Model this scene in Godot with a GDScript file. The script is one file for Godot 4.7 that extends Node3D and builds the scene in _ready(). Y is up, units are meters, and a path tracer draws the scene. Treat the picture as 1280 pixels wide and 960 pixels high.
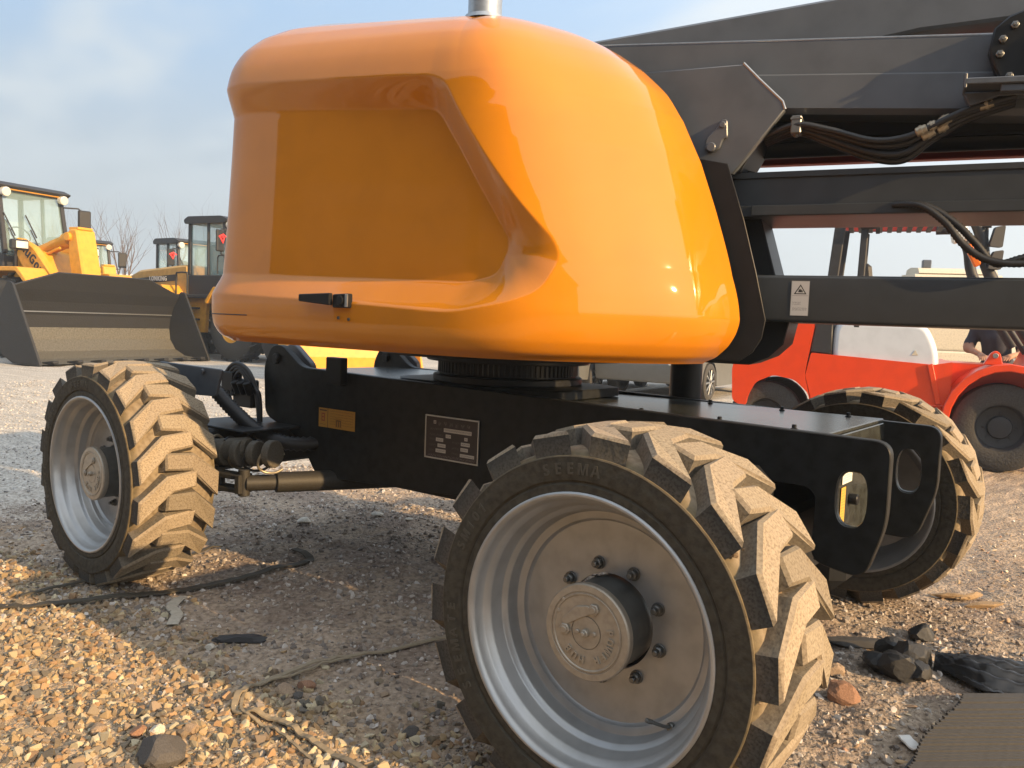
extends Node3D

# ---------------------------------------------------------------- mesh builder
class Bd:
	var v := PackedVector3Array()
	var n := PackedVector3Array()
	var c := PackedColorArray()
	var col := Color(1, 1, 1)
	func tri(a: Vector3, b: Vector3, d: Vector3, na: Vector3, nb: Vector3, nd: Vector3, ca = null, cb = null, cd = null):
		var g := (d - a).cross(b - a)
		if g.dot(na + nb + nd) < 0.0:
			var t := b; b = d; d = t
			t = nb; nb = nd; nd = t
			var tc = cb; cb = cd; cd = tc
		v.append(a); v.append(b); v.append(d)
		n.append(na); n.append(nb); n.append(nd)
		c.append(col if ca == null else ca); c.append(col if cb == null else cb); c.append(col if cd == null else cd)
	func flat(a: Vector3, b: Vector3, d: Vector3, out: Vector3):
		var g := (b - a).cross(d - a)
		if g.length_squared() < 1e-16: return
		g = g.normalized()
		if g.dot(out) < 0.0: g = -g
		tri(a, b, d, g, g, g)
	func quad(a: Vector3, b: Vector3, d: Vector3, e: Vector3, out: Vector3):
		flat(a, b, d, out); flat(a, d, e, out)
	func squad(a: Vector3, b: Vector3, d: Vector3, e: Vector3, na: Vector3, nb: Vector3, nd: Vector3, ne: Vector3):
		tri(a, b, d, na, nb, nd); tri(a, d, e, na, nd, ne)
	func mesh(m: Material) -> ArrayMesh:
		var arr := []
		arr.resize(Mesh.ARRAY_MAX)
		arr[Mesh.ARRAY_VERTEX] = v; arr[Mesh.ARRAY_NORMAL] = n; arr[Mesh.ARRAY_COLOR] = c
		var me := ArrayMesh.new()
		me.add_surface_from_arrays(Mesh.PRIMITIVE_TRIANGLES, arr)
		me.surface_set_material(0, m)
		return me

	# box with chamfered edges, size s about the origin of xf
	func box(xf: Transform3D, s: Vector3, bev := 0.004):
		bev = min(bev, min(s.x, min(s.y, s.z)) * 0.3)
		var h := s * 0.5
		var P := {}
		for ix in [-1, 1]:
			for iy in [-1, 1]:
				for iz in [-1, 1]:
					var k := Vector3(ix, iy, iz)
					for a in 3:
						var p := k * (h - Vector3.ONE * bev)
						p[a] = k[a] * h[a]
						P[[ix, iy, iz, a]] = xf * p
		for a in 3:
			var b1 := (a + 1) % 3
			var b2 := (a + 2) % 3
			for sg in [-1, 1]:
				var q := []
				for cc in [[-1, -1], [1, -1], [1, 1], [-1, 1]]:
					var k := [0, 0, 0]
					k[a] = sg; k[b1] = cc[0]; k[b2] = cc[1]
					q.append(P[[k[0], k[1], k[2], a]])
				var o := Vector3.ZERO; o[a] = sg
				quad(q[0], q[1], q[2], q[3], xf.basis * o)
				# edges between face a and face b1
				for sg2 in [-1, 1]:
					var e := []
					for s3 in [-1, 1]:
						var k := [0, 0, 0]
						k[a] = sg; k[b1] = sg2; k[b2] = s3
						e.append([P[[k[0], k[1], k[2], a]], P[[k[0], k[1], k[2], b1]]])
					var o2 := Vector3.ZERO; o2[a] = sg; o2[b1] = sg2
					quad(e[0][0], e[0][1], e[1][1], e[1][0], xf.basis * o2)
		for ix in [-1, 1]:
			for iy in [-1, 1]:
				for iz in [-1, 1]:
					flat(P[[ix, iy, iz, 0]], P[[ix, iy, iz, 1]], P[[ix, iy, iz, 2]], xf.basis * Vector3(ix, iy, iz))

	# beam between two points with a rectangular section
	func bar(a: Vector3, b: Vector3, w: float, h: float, up := Vector3.UP, bev := 0.003):
		var z := (b - a).normalized()
		var x := up.cross(z).normalized()
		var y := z.cross(x)
		box(Transform3D(Basis(x, y, z), (a + b) * 0.5), Vector3(w, h, (b - a).length()), bev)

	# prism: polygon in xf's xy plane, front at z = 0, back at z = -depth; chamfered front edge; holes cut through
	func prism(poly: PackedVector2Array, xf: Transform3D, depth: float, bev := 0.003, holes := []):
		if Geometry2D.is_polygon_clockwise(poly): poly.reverse()
		var caps := [poly]
		var ip := inset(poly, bev) if bev > 0.0 else poly
		if bev > 0.0 and Geometry2D.triangulate_polygon(ip).is_empty():
			ip = poly; bev = 0.0
		var inner := [ip]
		var fronts = inner
		for hl in holes:
			var hh: PackedVector2Array = hl
			var mid := Vector2.ZERO
			for p in hh: mid += p
			mid /= hh.size()
			fronts = cut(fronts, hh, mid.x)
			caps = cut(caps, hh, mid.x)
		for fp in fronts:
			var id := Geometry2D.triangulate_polygon(fp)
			for i in range(0, id.size(), 3):
				flat(xf * v3(fp[id[i]], 0), xf * v3(fp[id[i + 1]], 0), xf * v3(fp[id[i + 2]], 0), xf.basis.z)
		for fp in caps:
			var id := Geometry2D.triangulate_polygon(fp)
			for i in range(0, id.size(), 3):
				flat(xf * v3(fp[id[i]], -depth), xf * v3(fp[id[i + 1]], -depth), xf * v3(fp[id[i + 2]], -depth), -xf.basis.z)
		wall(poly, xf, -bev, -depth, 1.0)
		if bev > 0.0:
			var nb := inset_normals(poly)
			for i in poly.size():
				var j := (i + 1) % poly.size()
				var oi := (xf.basis * Vector3(nb[i].x, nb[i].y, 0).normalized() + xf.basis.z * 0.9).normalized()
				var oj := (xf.basis * Vector3(nb[j].x, nb[j].y, 0).normalized() + xf.basis.z * 0.9).normalized()
				squad(xf * v3(poly[i], -bev), xf * v3(poly[j], -bev), xf * v3(ip[j], 0), xf * v3(ip[i], 0), oi, oj, oj, oi)
		for hl in holes:
			var hh: PackedVector2Array = hl
			if Geometry2D.is_polygon_clockwise(hh): hh.reverse()
			wall(hh, xf, 0, -depth, -1.0)
	# prism whose front edge is rounded over with radius rd
	func pillow(poly: PackedVector2Array, xf: Transform3D, depth: float, rd: float):
		if Geometry2D.is_polygon_clockwise(poly): poly.reverse()
		var nn := inset_normals(poly)
		var m := poly.size()
		var steps := 7
		var loop := []
		var norm := []
		for k in steps + 1:
			var a := PI * 0.5 * k / steps
			var q := inset(poly, rd * (1.0 - cos(a)))
			var l := []
			var no := []
			for i in m:
				l.append(xf * v3(q[i], -rd * (1.0 - sin(a))))
				no.append((xf.basis * (Vector3(nn[i].x, nn[i].y, 0).normalized() * cos(a) + Vector3(0, 0, sin(a)))).normalized())
			loop.append(l); norm.append(no)
		for k in steps:
			for i in m:
				var j := (i + 1) % m
				squad(loop[k][i], loop[k][j], loop[k + 1][j], loop[k + 1][i], norm[k][i], norm[k][j], norm[k + 1][j], norm[k + 1][i])
		var tp := inset(poly, rd)
		var id := Geometry2D.triangulate_polygon(tp)
		if id.is_empty():
			var mid := Vector2.ZERO
			for q in tp: mid += q / m
			for i in m: flat(xf * v3(tp[i], 0), xf * v3(tp[(i + 1) % m], 0), xf * v3(mid, 0), xf.basis.z)
		for i in range(0, id.size(), 3):
			flat(xf * v3(tp[id[i]], 0), xf * v3(tp[id[i + 1]], 0), xf * v3(tp[id[i + 2]], 0), xf.basis.z)
		wall(poly, xf, -rd, -depth, 1.0)
	static func inset_normals(poly: PackedVector2Array) -> PackedVector2Array:
		var o := PackedVector2Array()
		var m := poly.size()
		for i in m:
			var e := (poly[(i + 1) % m] - poly[i]).normalized()
			var f := (poly[i] - poly[(i - 1 + m) % m]).normalized()
			var n := Vector2(e.y, -e.x) + Vector2(f.y, -f.x)
			if n.length() < 0.2: n = Vector2(e.y, -e.x)
			n = n.normalized()
			o.append(n / max(0.4, n.dot(Vector2(e.y, -e.x))))
		return o
	static func inset(poly: PackedVector2Array, d: float) -> PackedVector2Array:
		var nn := inset_normals(poly)
		var o := PackedVector2Array()
		for i in poly.size(): o.append(poly[i] - nn[i] * d)
		return o
	static func v3(p: Vector2, z: float) -> Vector3: return Vector3(p.x, p.y, z)
	func cut(polys: Array, hole: PackedVector2Array, mx: float) -> Array:
		var out := []
		for side in 2:
			var half := PackedVector2Array([Vector2(mx, -99), Vector2(99, -99), Vector2(99, 99), Vector2(mx, 99)]) if side == 0 else PackedVector2Array([Vector2(-99, -99), Vector2(mx, -99), Vector2(mx, 99), Vector2(-99, 99)])
			for p in polys:
				for q in Geometry2D.intersect_polygons(p, half):
					for r in Geometry2D.clip_polygons(q, hole): out.append(r)
		return out
	func wall(poly: PackedVector2Array, xf: Transform3D, z0: float, z1: float, sg: float):
		var m := poly.size()
		var nn := []
		for i in m:
			var e := poly[(i + 1) % m] - poly[i]
			nn.append(Vector2(e.y, -e.x).normalized() * sg)
		for i in m:
			var j := (i + 1) % m
			var na: Vector2 = nn[i]
			var nb: Vector2 = nn[i]
			if nn[(i - 1 + m) % m].dot(nn[i]) > 0.8: na = (nn[(i - 1 + m) % m] + nn[i]).normalized()
			if nn[j].dot(nn[i]) > 0.8: nb = (nn[j] + nn[i]).normalized()
			var A := xf.basis * v3(na, 0)
			var B := xf.basis * v3(nb, 0)
			squad(xf * v3(poly[i], z0), xf * v3(poly[j], z0), xf * v3(poly[j], z1), xf * v3(poly[i], z1), A, B, B, A)

	# tube along points; radius may vary through rf(i) when an array is passed
	func tube(pts: Array, r, seg := 10, caps := true, wob := 0.0):
		var m := pts.size()
		var t := []
		for i in m:
			var d: Vector3 = pts[min(i + 1, m - 1)] - pts[max(i - 1, 0)]
			t.append(d.normalized())
		var x: Vector3 = Vector3.UP.cross(t[0])
		if x.length() < 0.1: x = Vector3.RIGHT.cross(t[0])
		x = x.normalized()
		var prev := []
		var pn := []
		for i in m:
			x = (x - t[i] * x.dot(t[i])).normalized()
			var y: Vector3 = t[i].cross(x)
			var rr: float = r[i] if r is Array else r
			var ring := []
			var rn := []
			for k in seg:
				var a := TAU * k / seg
				var d := x * cos(a) + y * sin(a)
				ring.append(pts[i] + d * rr * (1.0 + wob * sin(a * 3.0 + i))); rn.append(d)
			if i > 0:
				for k in seg:
					var l := (k + 1) % seg
					squad(prev[k], prev[l], ring[l], ring[k], pn[k], pn[l], rn[l], rn[k])
			if caps and (i == 0 or i == m - 1):
				var o: Vector3 = -t[0] if i == 0 else t[m - 1]
				for k in seg: flat(pts[i], ring[k], ring[(k + 1) % seg], o)
			prev = ring; pn = rn

	# lathe round xf's z axis; prof points are (z, r); corners sharper than 35 degrees stay crisp
	func lathe(prof: Array, xf: Transform3D, seg := 48, a0 := 0.0, a1 := TAU):
		var m := prof.size()
		var sn := []
		for i in m - 1:
			var d: Vector2 = prof[i + 1] - prof[i]
			sn.append(Vector2(-d.y, d.x).normalized())
		var out := 1.0
		# direction: choose the sign which points away from the profile's own middle line
		for i in m - 1:
			var pa: Vector2 = prof[i]
			var pb: Vector2 = prof[i + 1]
			if pa.distance_to(pb) < 1e-6: continue
			var na: Vector2 = sn[i]
			var nb: Vector2 = sn[i]
			if i > 0 and sn[i - 1].dot(sn[i]) > 0.82: na = (sn[i - 1] + sn[i]).normalized()
			if i < m - 2 and sn[i + 1].dot(sn[i]) > 0.82: nb = (sn[i + 1] + sn[i]).normalized()
			for k in seg:
				var c0 := cos(a0 + (a1 - a0) * k / seg)
				var s0 := sin(a0 + (a1 - a0) * k / seg)
				var c1 := cos(a0 + (a1 - a0) * (k + 1) / seg)
				var s1 := sin(a0 + (a1 - a0) * (k + 1) / seg)
				squad(xf * Vector3(pa.y * c0, pa.y * s0, pa.x), xf * Vector3(pa.y * c1, pa.y * s1, pa.x), xf * Vector3(pb.y * c1, pb.y * s1, pb.x), xf * Vector3(pb.y * c0, pb.y * s0, pb.x),
					xf.basis * Vector3(na.y * c0, na.y * s0, na.x) * out, xf.basis * Vector3(na.y * c1, na.y * s1, na.x) * out, xf.basis * Vector3(nb.y * c1, nb.y * s1, nb.x) * out, xf.basis * Vector3(nb.y * c0, nb.y * s0, nb.x) * out)

	# cylinder from a to b
	func cyl(a: Vector3, b: Vector3, r: float, seg := 20, bev := 0.003):
		var xf := Transform3D(look(b - a), a)
		var l := (b - a).length()
		lathe([Vector2(0, 0), Vector2(0, r - bev), Vector2(bev, r), Vector2(l - bev, r), Vector2(l, r - bev), Vector2(l, 0.0)], xf, seg)
	static func look(d: Vector3) -> Basis:
		var z := d.normalized()
		var x := Vector3.UP.cross(z)
		if x.length() < 0.05: x = Vector3.RIGHT.cross(z)
		x = x.normalized()
		return Basis(x, z.cross(x), z)

	# irregular stone: subdivided icosahedron pushed about by noise, flat shaded
	func rock(xf: Transform3D, sc: Vector3, rng: RandomNumberGenerator, rough := 0.22, sub := 1, smooth := false):
		var g := (1.0 + sqrt(5.0)) / 2.0
		var vs := [Vector3(-1, g, 0), Vector3(1, g, 0), Vector3(-1, -g, 0), Vector3(1, -g, 0), Vector3(0, -1, g), Vector3(0, 1, g), Vector3(0, -1, -g), Vector3(0, 1, -g), Vector3(g, 0, -1), Vector3(g, 0, 1), Vector3(-g, 0, -1), Vector3(-g, 0, 1)]
		var fs := [[0, 11, 5], [0, 5, 1], [0, 1, 7], [0, 7, 10], [0, 10, 11], [1, 5, 9], [5, 11, 4], [11, 10, 2], [10, 7, 6], [7, 1, 8], [3, 9, 4], [3, 4, 2], [3, 2, 6], [3, 6, 8], [3, 8, 9], [4, 9, 5], [2, 4, 11], [6, 2, 10], [8, 6, 7], [9, 8, 1]]
		for i in vs.size(): vs[i] = vs[i].normalized()
		for s in sub:
			var mid := {}
			var nf := []
			for f in fs:
				var e := []
				for k in 3:
					var a: int = f[k]
					var b: int = f[(k + 1) % 3]
					var key := Vector2i(min(a, b), max(a, b))
					if not mid.has(key):
						mid[key] = vs.size(); vs.append((vs[a] + vs[b]).normalized())
					e.append(mid[key])
				nf.append_array([[f[0], e[0], e[2]], [f[1], e[1], e[0]], [f[2], e[2], e[1]], [e[0], e[1], e[2]]])
			fs = nf
		# a few random cutting planes make facets
		var planes := []
		for k in 9: planes.append([Vector3(rng.randfn(), rng.randfn(), rng.randfn()).normalized(), rng.randf_range(0.38, 0.8) if smooth else rng.randf_range(0.55, 0.9)])
		var pv := []
		for p in vs:
			var q: Vector3 = p * (1.0 + rng.randf_range(-rough, rough) * 0.35)
			for pl in planes:
				var d: float = q.dot(pl[0]) - pl[1]
				if d > 0.0: q -= pl[0] * d
			pv.append(q)
		for f in fs:
			var a: Vector3 = xf * (pv[f[0]] * sc)
			var b: Vector3 = xf * (pv[f[1]] * sc)
			var d: Vector3 = xf * (pv[f[2]] * sc)
			flat(a, b, d, (a + b + d) / 3.0 - xf.origin)

# ---------------------------------------------------------------- naming helpers
var taken := {}
func numbered(s: String) -> String:
	if not taken.has(s):
		taken[s] = 0
		return s
	taken[s] += 1
	return "%s_%03d" % [s, taken[s]]
func tag(o: Node, label := "", category := "", group := "", kind := "") -> Node:
	if label: o.set_meta("label", label)
	if category: o.set_meta("category", category)
	if group: o.set_meta("group", group)
	if kind: o.set_meta("kind", kind)
	return o
func thing(called: String, label: String, category: String, at := Vector3.ZERO, turn := 0.0, group := "") -> Node3D:
	var o := Node3D.new()
	o.name = numbered(called)
	add_child(o)
	o.position = at; o.rotation.y = turn
	tag(o, label, category, group)
	return o
# one named mesh; parts keep vertices in the frame f given (world unless told otherwise)
func obj(called: String, b, m: Material, parent: Node = null, f = null) -> MeshInstance3D:
	var o := MeshInstance3D.new()
	o.mesh = b.mesh(m) if b is Bd else b
	if not (b is Bd) and m != null: o.material_override = m
	if parent == null:
		o.name = numbered(called)
		add_child(o)
	else:
		o.name = called
		parent.add_child(o, true)
	if f != null: o.transform = f
	return o
func part(called: String, parent: Node, f = null) -> Node3D:
	var o := Node3D.new()
	o.name = called
	parent.add_child(o, true)
	if f != null: o.transform = f
	return o
func P2(a: Array) -> PackedVector2Array:
	var r := PackedVector2Array()
	for i in range(0, a.size(), 2): r.append(Vector2(a[i], a[i + 1]))
	return r
# rounded corners on a polygon
func soft(p: PackedVector2Array, r: float, k := 5) -> PackedVector2Array:
	var o := PackedVector2Array()
	var m := p.size()
	for i in m:
		var a := p[(i - 1 + m) % m]
		var b := p[i]
		var d := p[(i + 1) % m]
		var u := (a - b)
		var w := (d - b)
		var q: float = min(r, min(u.length(), w.length()) * 0.45)
		var s := b + u.normalized() * q
		var e := b + w.normalized() * q
		for j in k + 1:
			var t := float(j) / k
			o.append(s.lerp(b, t).lerp(b.lerp(e, t), t))
	return o
func oval(cx: float, cy: float, rx: float, ry: float, k := 24, pw := 1.0) -> PackedVector2Array:
	var o := PackedVector2Array()
	for i in k:
		var a := TAU * i / k
		o.append(Vector2(cx + rx * signf(cos(a)) * pow(absf(cos(a)), pw), cy + ry * signf(sin(a)) * pow(absf(sin(a)), pw)))
	return o
# smooth curve through points
func curve(pts: Array, k := 8) -> Array:
	var o := []
	var m := pts.size()
	for i in m - 1:
		var p0: Vector3 = pts[max(i - 1, 0)]
		var p1: Vector3 = pts[i]
		var p2: Vector3 = pts[i + 1]
		var p3: Vector3 = pts[min(i + 2, m - 1)]
		for j in k:
			o.append(p1.cubic_interpolate(p2, p0, p3, float(j) / k))
	o.append(pts[m - 1])
	return o
func T3(x: float, y: float, z: float) -> Transform3D: return Transform3D(Basis(), Vector3(x, y, z))
func RT(b: Basis, x: float, y: float, z: float) -> Transform3D: return Transform3D(b, Vector3(x, y, z))

# ---------------------------------------------------------------- materials
var ntex := {}
func ramp_noise(key: String, freq: float, cols: Array, offs: Array, sz := 512, ty := FastNoiseLite.TYPE_SIMPLEX_SMOOTH, oct := 5, seed_ := 1) -> NoiseTexture2D:
	if ntex.has(key): return ntex[key]
	var nz := FastNoiseLite.new()
	nz.seed = seed_; nz.frequency = freq; nz.noise_type = ty; nz.fractal_octaves = oct
	nz.fractal_type = FastNoiseLite.FRACTAL_FBM
	var t := NoiseTexture2D.new()
	t.width = sz; t.height = sz; t.seamless = true; t.noise = nz
	var g := Gradient.new()
	g.offsets = PackedFloat32Array(offs)
	var pc := PackedColorArray()
	for x in cols: pc.append(x if x is Color else Color(x, x, x))
	g.colors = pc
	t.color_ramp = g
	ntex[key] = t
	return t
func bump(key: String, freq: float, strength: float, sz := 512, oct := 5, seed_ := 3) -> NoiseTexture2D:
	if ntex.has(key): return ntex[key]
	var nz := FastNoiseLite.new()
	nz.seed = seed_; nz.frequency = freq; nz.fractal_octaves = oct
	var t := NoiseTexture2D.new()
	t.width = sz; t.height = sz; t.seamless = true; t.noise = nz
	t.as_normal_map = true; t.bump_strength = strength
	ntex[key] = t
	return t
func mat(c: Color, rough: float, metal := 0.0, tex = null, scale := 1.0, nrm = null, ns := 1.0, vc := false) -> StandardMaterial3D:
	var m := StandardMaterial3D.new()
	m.albedo_color = c; m.roughness = rough; m.metallic = metal
	m.cull_mode = BaseMaterial3D.CULL_DISABLED
	if tex != null:
		m.albedo_texture = tex
	if nrm != null:
		m.normal_enabled = true; m.normal_texture = nrm; m.normal_scale = ns
	if tex != null or nrm != null:
		m.uv1_triplanar = true
		m.uv1_scale = Vector3.ONE * scale
	m.vertex_color_use_as_albedo = vc
	return m
func lin(r: float, g: float, b: float) -> Color: return Color(r, g, b).linear_to_srgb()
var M := {}
var rng := RandomNumberGenerator.new()
const TURN := 12.0
const PIVOT := Vector3(-1.25, 0, -1.32)
var TF := Transform3D(Basis(Vector3.UP, deg_to_rad(TURN)), PIVOT)

func sky_image() -> Image:
	# hazy winter sky: pale horizon, soft blue above, thin veils of cirrus, a little brighter towards the low sun
	var w := 1024
	var h := 512
	var im := Image.create(w, h, false, Image.FORMAT_RGBF)
	var nz := FastNoiseLite.new()
	nz.seed = 11; nz.frequency = 1.0; nz.fractal_octaves = 5; nz.fractal_gain = 0.5
	var sun := Vector3(cos(SUN_AZ) * cos(SUN_EL), sin(SUN_EL), sin(SUN_AZ) * cos(SUN_EL))
	var hor := Vector3(0.55, 0.615, 0.655)
	var mid := Vector3(0.40, 0.60, 0.86)
	var top := Vector3(0.40, 0.58, 0.86)
	for y in h:
		var el := (0.5 - (y + 0.5) / h) * PI
		for x in w:
			var az := (x + 0.5) / w * TAU
			var d := Vector3(sin(az) * cos(el), sin(el), -cos(az) * cos(el))
			var c: Vector3
			if el > 0.0:
				var t := el / (PI * 0.5)
				c = hor.lerp(mid, smoothstep(0.05, 0.26, t)).lerp(top, smoothstep(0.25, 0.6, t))
				var p := Vector3(d.x, 0, d.z) / (d.y + 0.16)
				var q := Vector3(p.x * 0.45 + p.z * 0.15, 0.0, p.z * 0.9 - p.x * 0.25)
				var k := nz.get_noise_3d(q.x * 0.9, 3.0, q.z * 0.9) + 0.55 * nz.get_noise_3d(q.x * 3.1, 9.0, q.z * 2.2)
				var cl := smoothstep(-0.30, 0.34, k) * smoothstep(0.03, 0.16, t)
				c = c.lerp(Vector3(0.68, 0.75, 0.80), cl * 0.92)
			else:
				c = Vector3(0.30, 0.27, 0.23)
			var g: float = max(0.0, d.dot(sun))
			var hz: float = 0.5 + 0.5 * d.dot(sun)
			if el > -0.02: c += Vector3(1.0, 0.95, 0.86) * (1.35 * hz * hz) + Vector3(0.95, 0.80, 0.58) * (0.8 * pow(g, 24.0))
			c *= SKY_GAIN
			im.set_pixel(x, y, Color(c.x, c.y, c.z))
	return im

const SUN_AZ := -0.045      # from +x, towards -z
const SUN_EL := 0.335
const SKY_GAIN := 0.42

func _ready():
	rng.seed = 7
	# ---- camera, sky, sun, exposure
	var cam := Camera3D.new()
	cam.name = "camera"
	add_child(cam)
	cam.transform = Transform3D(Basis.from_euler(Vector3(-0.07386, 0.64873, 0.03891)), Vector3(0.998, 1.208, 1.611))
	cam.fov = rad_to_deg(2.0 * atan(480.0 / 1040.8))
	cam.near = 0.05; cam.far = 1500.0
	cam.current = true
	var we := WorldEnvironment.new()
	we.name = "world_environment"
	var env := Environment.new()
	env.background_mode = Environment.BG_SKY
	var pm := PanoramaSkyMaterial.new()
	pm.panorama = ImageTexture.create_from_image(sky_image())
	var sk := Sky.new()
	sk.sky_material = pm
	env.sky = sk
	env.tonemap_mode = Environment.TONE_MAPPER_LINEAR
	env.tonemap_exposure = 2.4
	env.sdfgi_enabled = true; env.ssao_enabled = true; env.ssil_enabled = true
	env.fog_enabled = true; env.fog_density = 0.002; env.fog_light_color = Color(0.84, 0.9, 0.97)
	we.environment = env
	add_child(we)
	var sun := DirectionalLight3D.new()
	sun.name = "sun"
	add_child(sun)
	sun.look_at_from_position(Vector3(cos(SUN_AZ) * cos(SUN_EL), sin(SUN_EL), sin(SUN_AZ) * cos(SUN_EL)) * 10.0, Vector3.ZERO)
	sun.light_color = Color(1.0, 0.84, 0.62)
	sun.light_energy = 1.12
	sun.light_angular_distance = 0.6
	sun.shadow_enabled = true
	make_materials()
	build_ground()
	build_lift()
	build_background()
	build_hall()
	build_debris()

func make_materials():
	var speck = ramp_noise("speck", 0.02, [0.86, 0.96, 1.0], [0.0, 0.5, 1.0], 512, FastNoiseLite.TYPE_SIMPLEX_SMOOTH, 6, 4)
	var dusty = ramp_noise("dusty", 0.012, [0.92, 0.97, 1.0], [0.2, 0.5, 0.8], 512, FastNoiseLite.TYPE_SIMPLEX_SMOOTH, 6, 9)
	var mottle = ramp_noise("mottle", 0.03, [Color(0.78, 0.76, 0.74), Color(0.93, 0.92, 0.91), Color(1, 1, 1)], [0.2, 0.5, 0.8], 512, FastNoiseLite.TYPE_SIMPLEX_SMOOTH, 6, 21)
	var fine = bump("fine", 0.05, 4.0)
	var coarse = bump("coarse", 0.02, 10.0, 512, 6, 8)
	var streak = ramp_noise("streak", 0.01, [0.97, 0.99, 1.0], [0.25, 0.5, 0.8], 512, FastNoiseLite.TYPE_SIMPLEX_SMOOTH, 4, 31)
	M.speck = speck
	M.orange = mat(lin(0.555, 0.195, 0.008), 0.5, 0.0, streak, 0.8)
	M.orange.clearcoat_enabled = true; M.orange.clearcoat = 0.9; M.orange.clearcoat_roughness = 0.025; M.orange.metallic_specular = 0.15
	M.grey = mat(lin(0.092, 0.101, 0.114), 0.36, 0.0, dusty, 0.8)
	M.black = mat(lin(0.016, 0.0165, 0.0175), 0.42, 0.0, dusty, 1.5)
	M.arm = mat(lin(0.032, 0.036, 0.040), 0.42, 0.0, dusty, 1.2)
	M.chassis = mat(lin(0.018, 0.019, 0.0185), 0.42, 0.0, mottle, 0.9)
	M.chassis.metallic_specular = 0.28; M.black.metallic_specular = 0.3
	M.topplate = mat(lin(0.060, 0.065, 0.060), 0.24, 0.2, mottle, 1.1)
	M.bare = mat(lin(0.45, 0.46, 0.46), 0.32, 0.85, speck, 4.0)
	M.rim = mat(lin(0.42, 0.425, 0.425), 0.38, 0.55, dusty, 2.0)
	M.cap = mat(lin(0.40, 0.36, 0.30), 0.42, 0.45, dusty, 6.0, fine, 0.1)
	M.barrel = mat(lin(0.11, 0.115, 0.11), 0.4, 0.3, dusty, 5.0)
	M.nut = mat(lin(0.19, 0.19, 0.18), 0.4, 0.7, dusty, 8.0)
	M.rubber = mat(Color(1, 1, 1), 0.85, 0.0, mottle, 2.2, coarse, 0.35, true)
	M.tread = mat(Color(1, 1, 1), 0.88, 0.0, ramp_noise("grit", 0.07, [Color(0.70, 0.68, 0.66), Color(0.92, 0.91, 0.90), Color(1, 1, 1)], [0.15, 0.45, 0.75], 512, FastNoiseLite.TYPE_SIMPLEX_SMOOTH, 6, 55), 3.0, coarse, 0.3, true)
	M.hose = mat(lin(0.016, 0.016, 0.017), 0.5, 0.0, dusty, 8.0)
	M.fitting = mat(lin(0.42, 0.36, 0.26), 0.4, 0.6, dusty, 12.0)
	M.cast = mat(lin(0.115, 0.102, 0.078), 0.75, 0.1, mottle, 8.0, coarse, 0.6)
	M.plate = mat(lin(0.085, 0.095, 0.11), 0.38, 0.1, dusty, 3.0)
	M.red = mat(lin(0.32, 0.032, 0.022), 0.4, 0.0, dusty, 3.0)
	M.forkred = mat(lin(0.70, 0.056, 0.010), 0.34, 0.0, streak, 1.0)
	M.forkred.clearcoat_enabled = true; M.forkred.clearcoat = 0.4; M.forkred.clearcoat_roughness = 0.2
	M.yellow = mat(lin(0.66, 0.31, 0.022), 0.42, 0.0, dusty, 1.0)
	M.tan_yellow = mat(lin(0.46, 0.28, 0.07), 0.45, 0.0, dusty, 1.0)
	M.dark = mat(lin(0.022, 0.022, 0.024), 0.6, 0.0, dusty, 2.0)
	M.steel = mat(lin(0.014, 0.0135, 0.0135), 0.62, 0.0, dusty, 1.2, fine, 0.3)
	M.scoured = mat(lin(0.125, 0.12, 0.10), 0.6, 0.25, mottle, 1.6, coarse, 0.3)
	M.tyre_far = mat(lin(0.055, 0.052, 0.047), 0.9, 0.0, mottle, 3.0, coarse, 0.5)
	M.silver = mat(lin(0.62, 0.66, 0.70), 0.34, 0.1, streak, 1.0)
	M.white = mat(lin(0.7, 0.69, 0.66), 0.5, 0.0, speck, 2.0)
	M.cream = mat(lin(0.62, 0.55, 0.42), 0.6, 0.0, speck, 2.0)
	M.lamp = mat(lin(0.75, 0.74, 0.68), 0.15, 0.3)
	M.amber = mat(lin(0.75, 0.16, 0.02), 0.25)
	M.ribbon = mat(lin(0.7, 0.03, 0.03), 0.6)
	M.skin = mat(lin(0.42, 0.22, 0.14), 0.55, 0.0, speck, 6.0)
	M.shirt = mat(lin(0.035, 0.037, 0.05), 0.85, 0.0, mottle, 5.0, coarse, 0.4)
	M.hair = mat(lin(0.012, 0.011, 0.01), 0.7)
	M.car = mat(lin(0.15, 0.15, 0.14), 0.3, 0.3, streak, 1.0)
	M.shaded_cast = mat(lin(0.034, 0.031, 0.025), 0.6, 0.1, mottle, 6.0)  # darker version of cast: shade on the steering gear put into the colour
	M.bark = mat(lin(0.12, 0.085, 0.065), 0.9, 0.0, mottle, 4.0)
	M.hall = mat(lin(0.07, 0.065, 0.058), 0.7, 0.0, mottle, 0.5)
	M.glass = StandardMaterial3D.new()
	M.glass.albedo_color = Color(0.72, 0.85, 0.84, 0.22); M.glass.roughness = 0.05
	M.glass.transparency = BaseMaterial3D.TRANSPARENCY_ALPHA
	M.glass.cull_mode = BaseMaterial3D.CULL_DISABLED
	M.stone = mat(Color(1, 1, 1), 0.9, 0.0, mottle, 9.0, null, 1.0, true)
	M.ground = mat(Color(1, 1, 1), 0.95, 0.0, ramp_noise("dirt", 0.02, [Color(0.7, 0.68, 0.66), Color(0.9, 0.89, 0.87), Color(1, 1, 1)], [0.2, 0.5, 0.8], 1024, FastNoiseLite.TYPE_SIMPLEX_SMOOTH, 7, 77), 1.4, bump("dirtbump", 0.03, 14.0, 1024, 7, 12), 0.9, true)
	M.ground.uv1_world_triplanar = true

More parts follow.
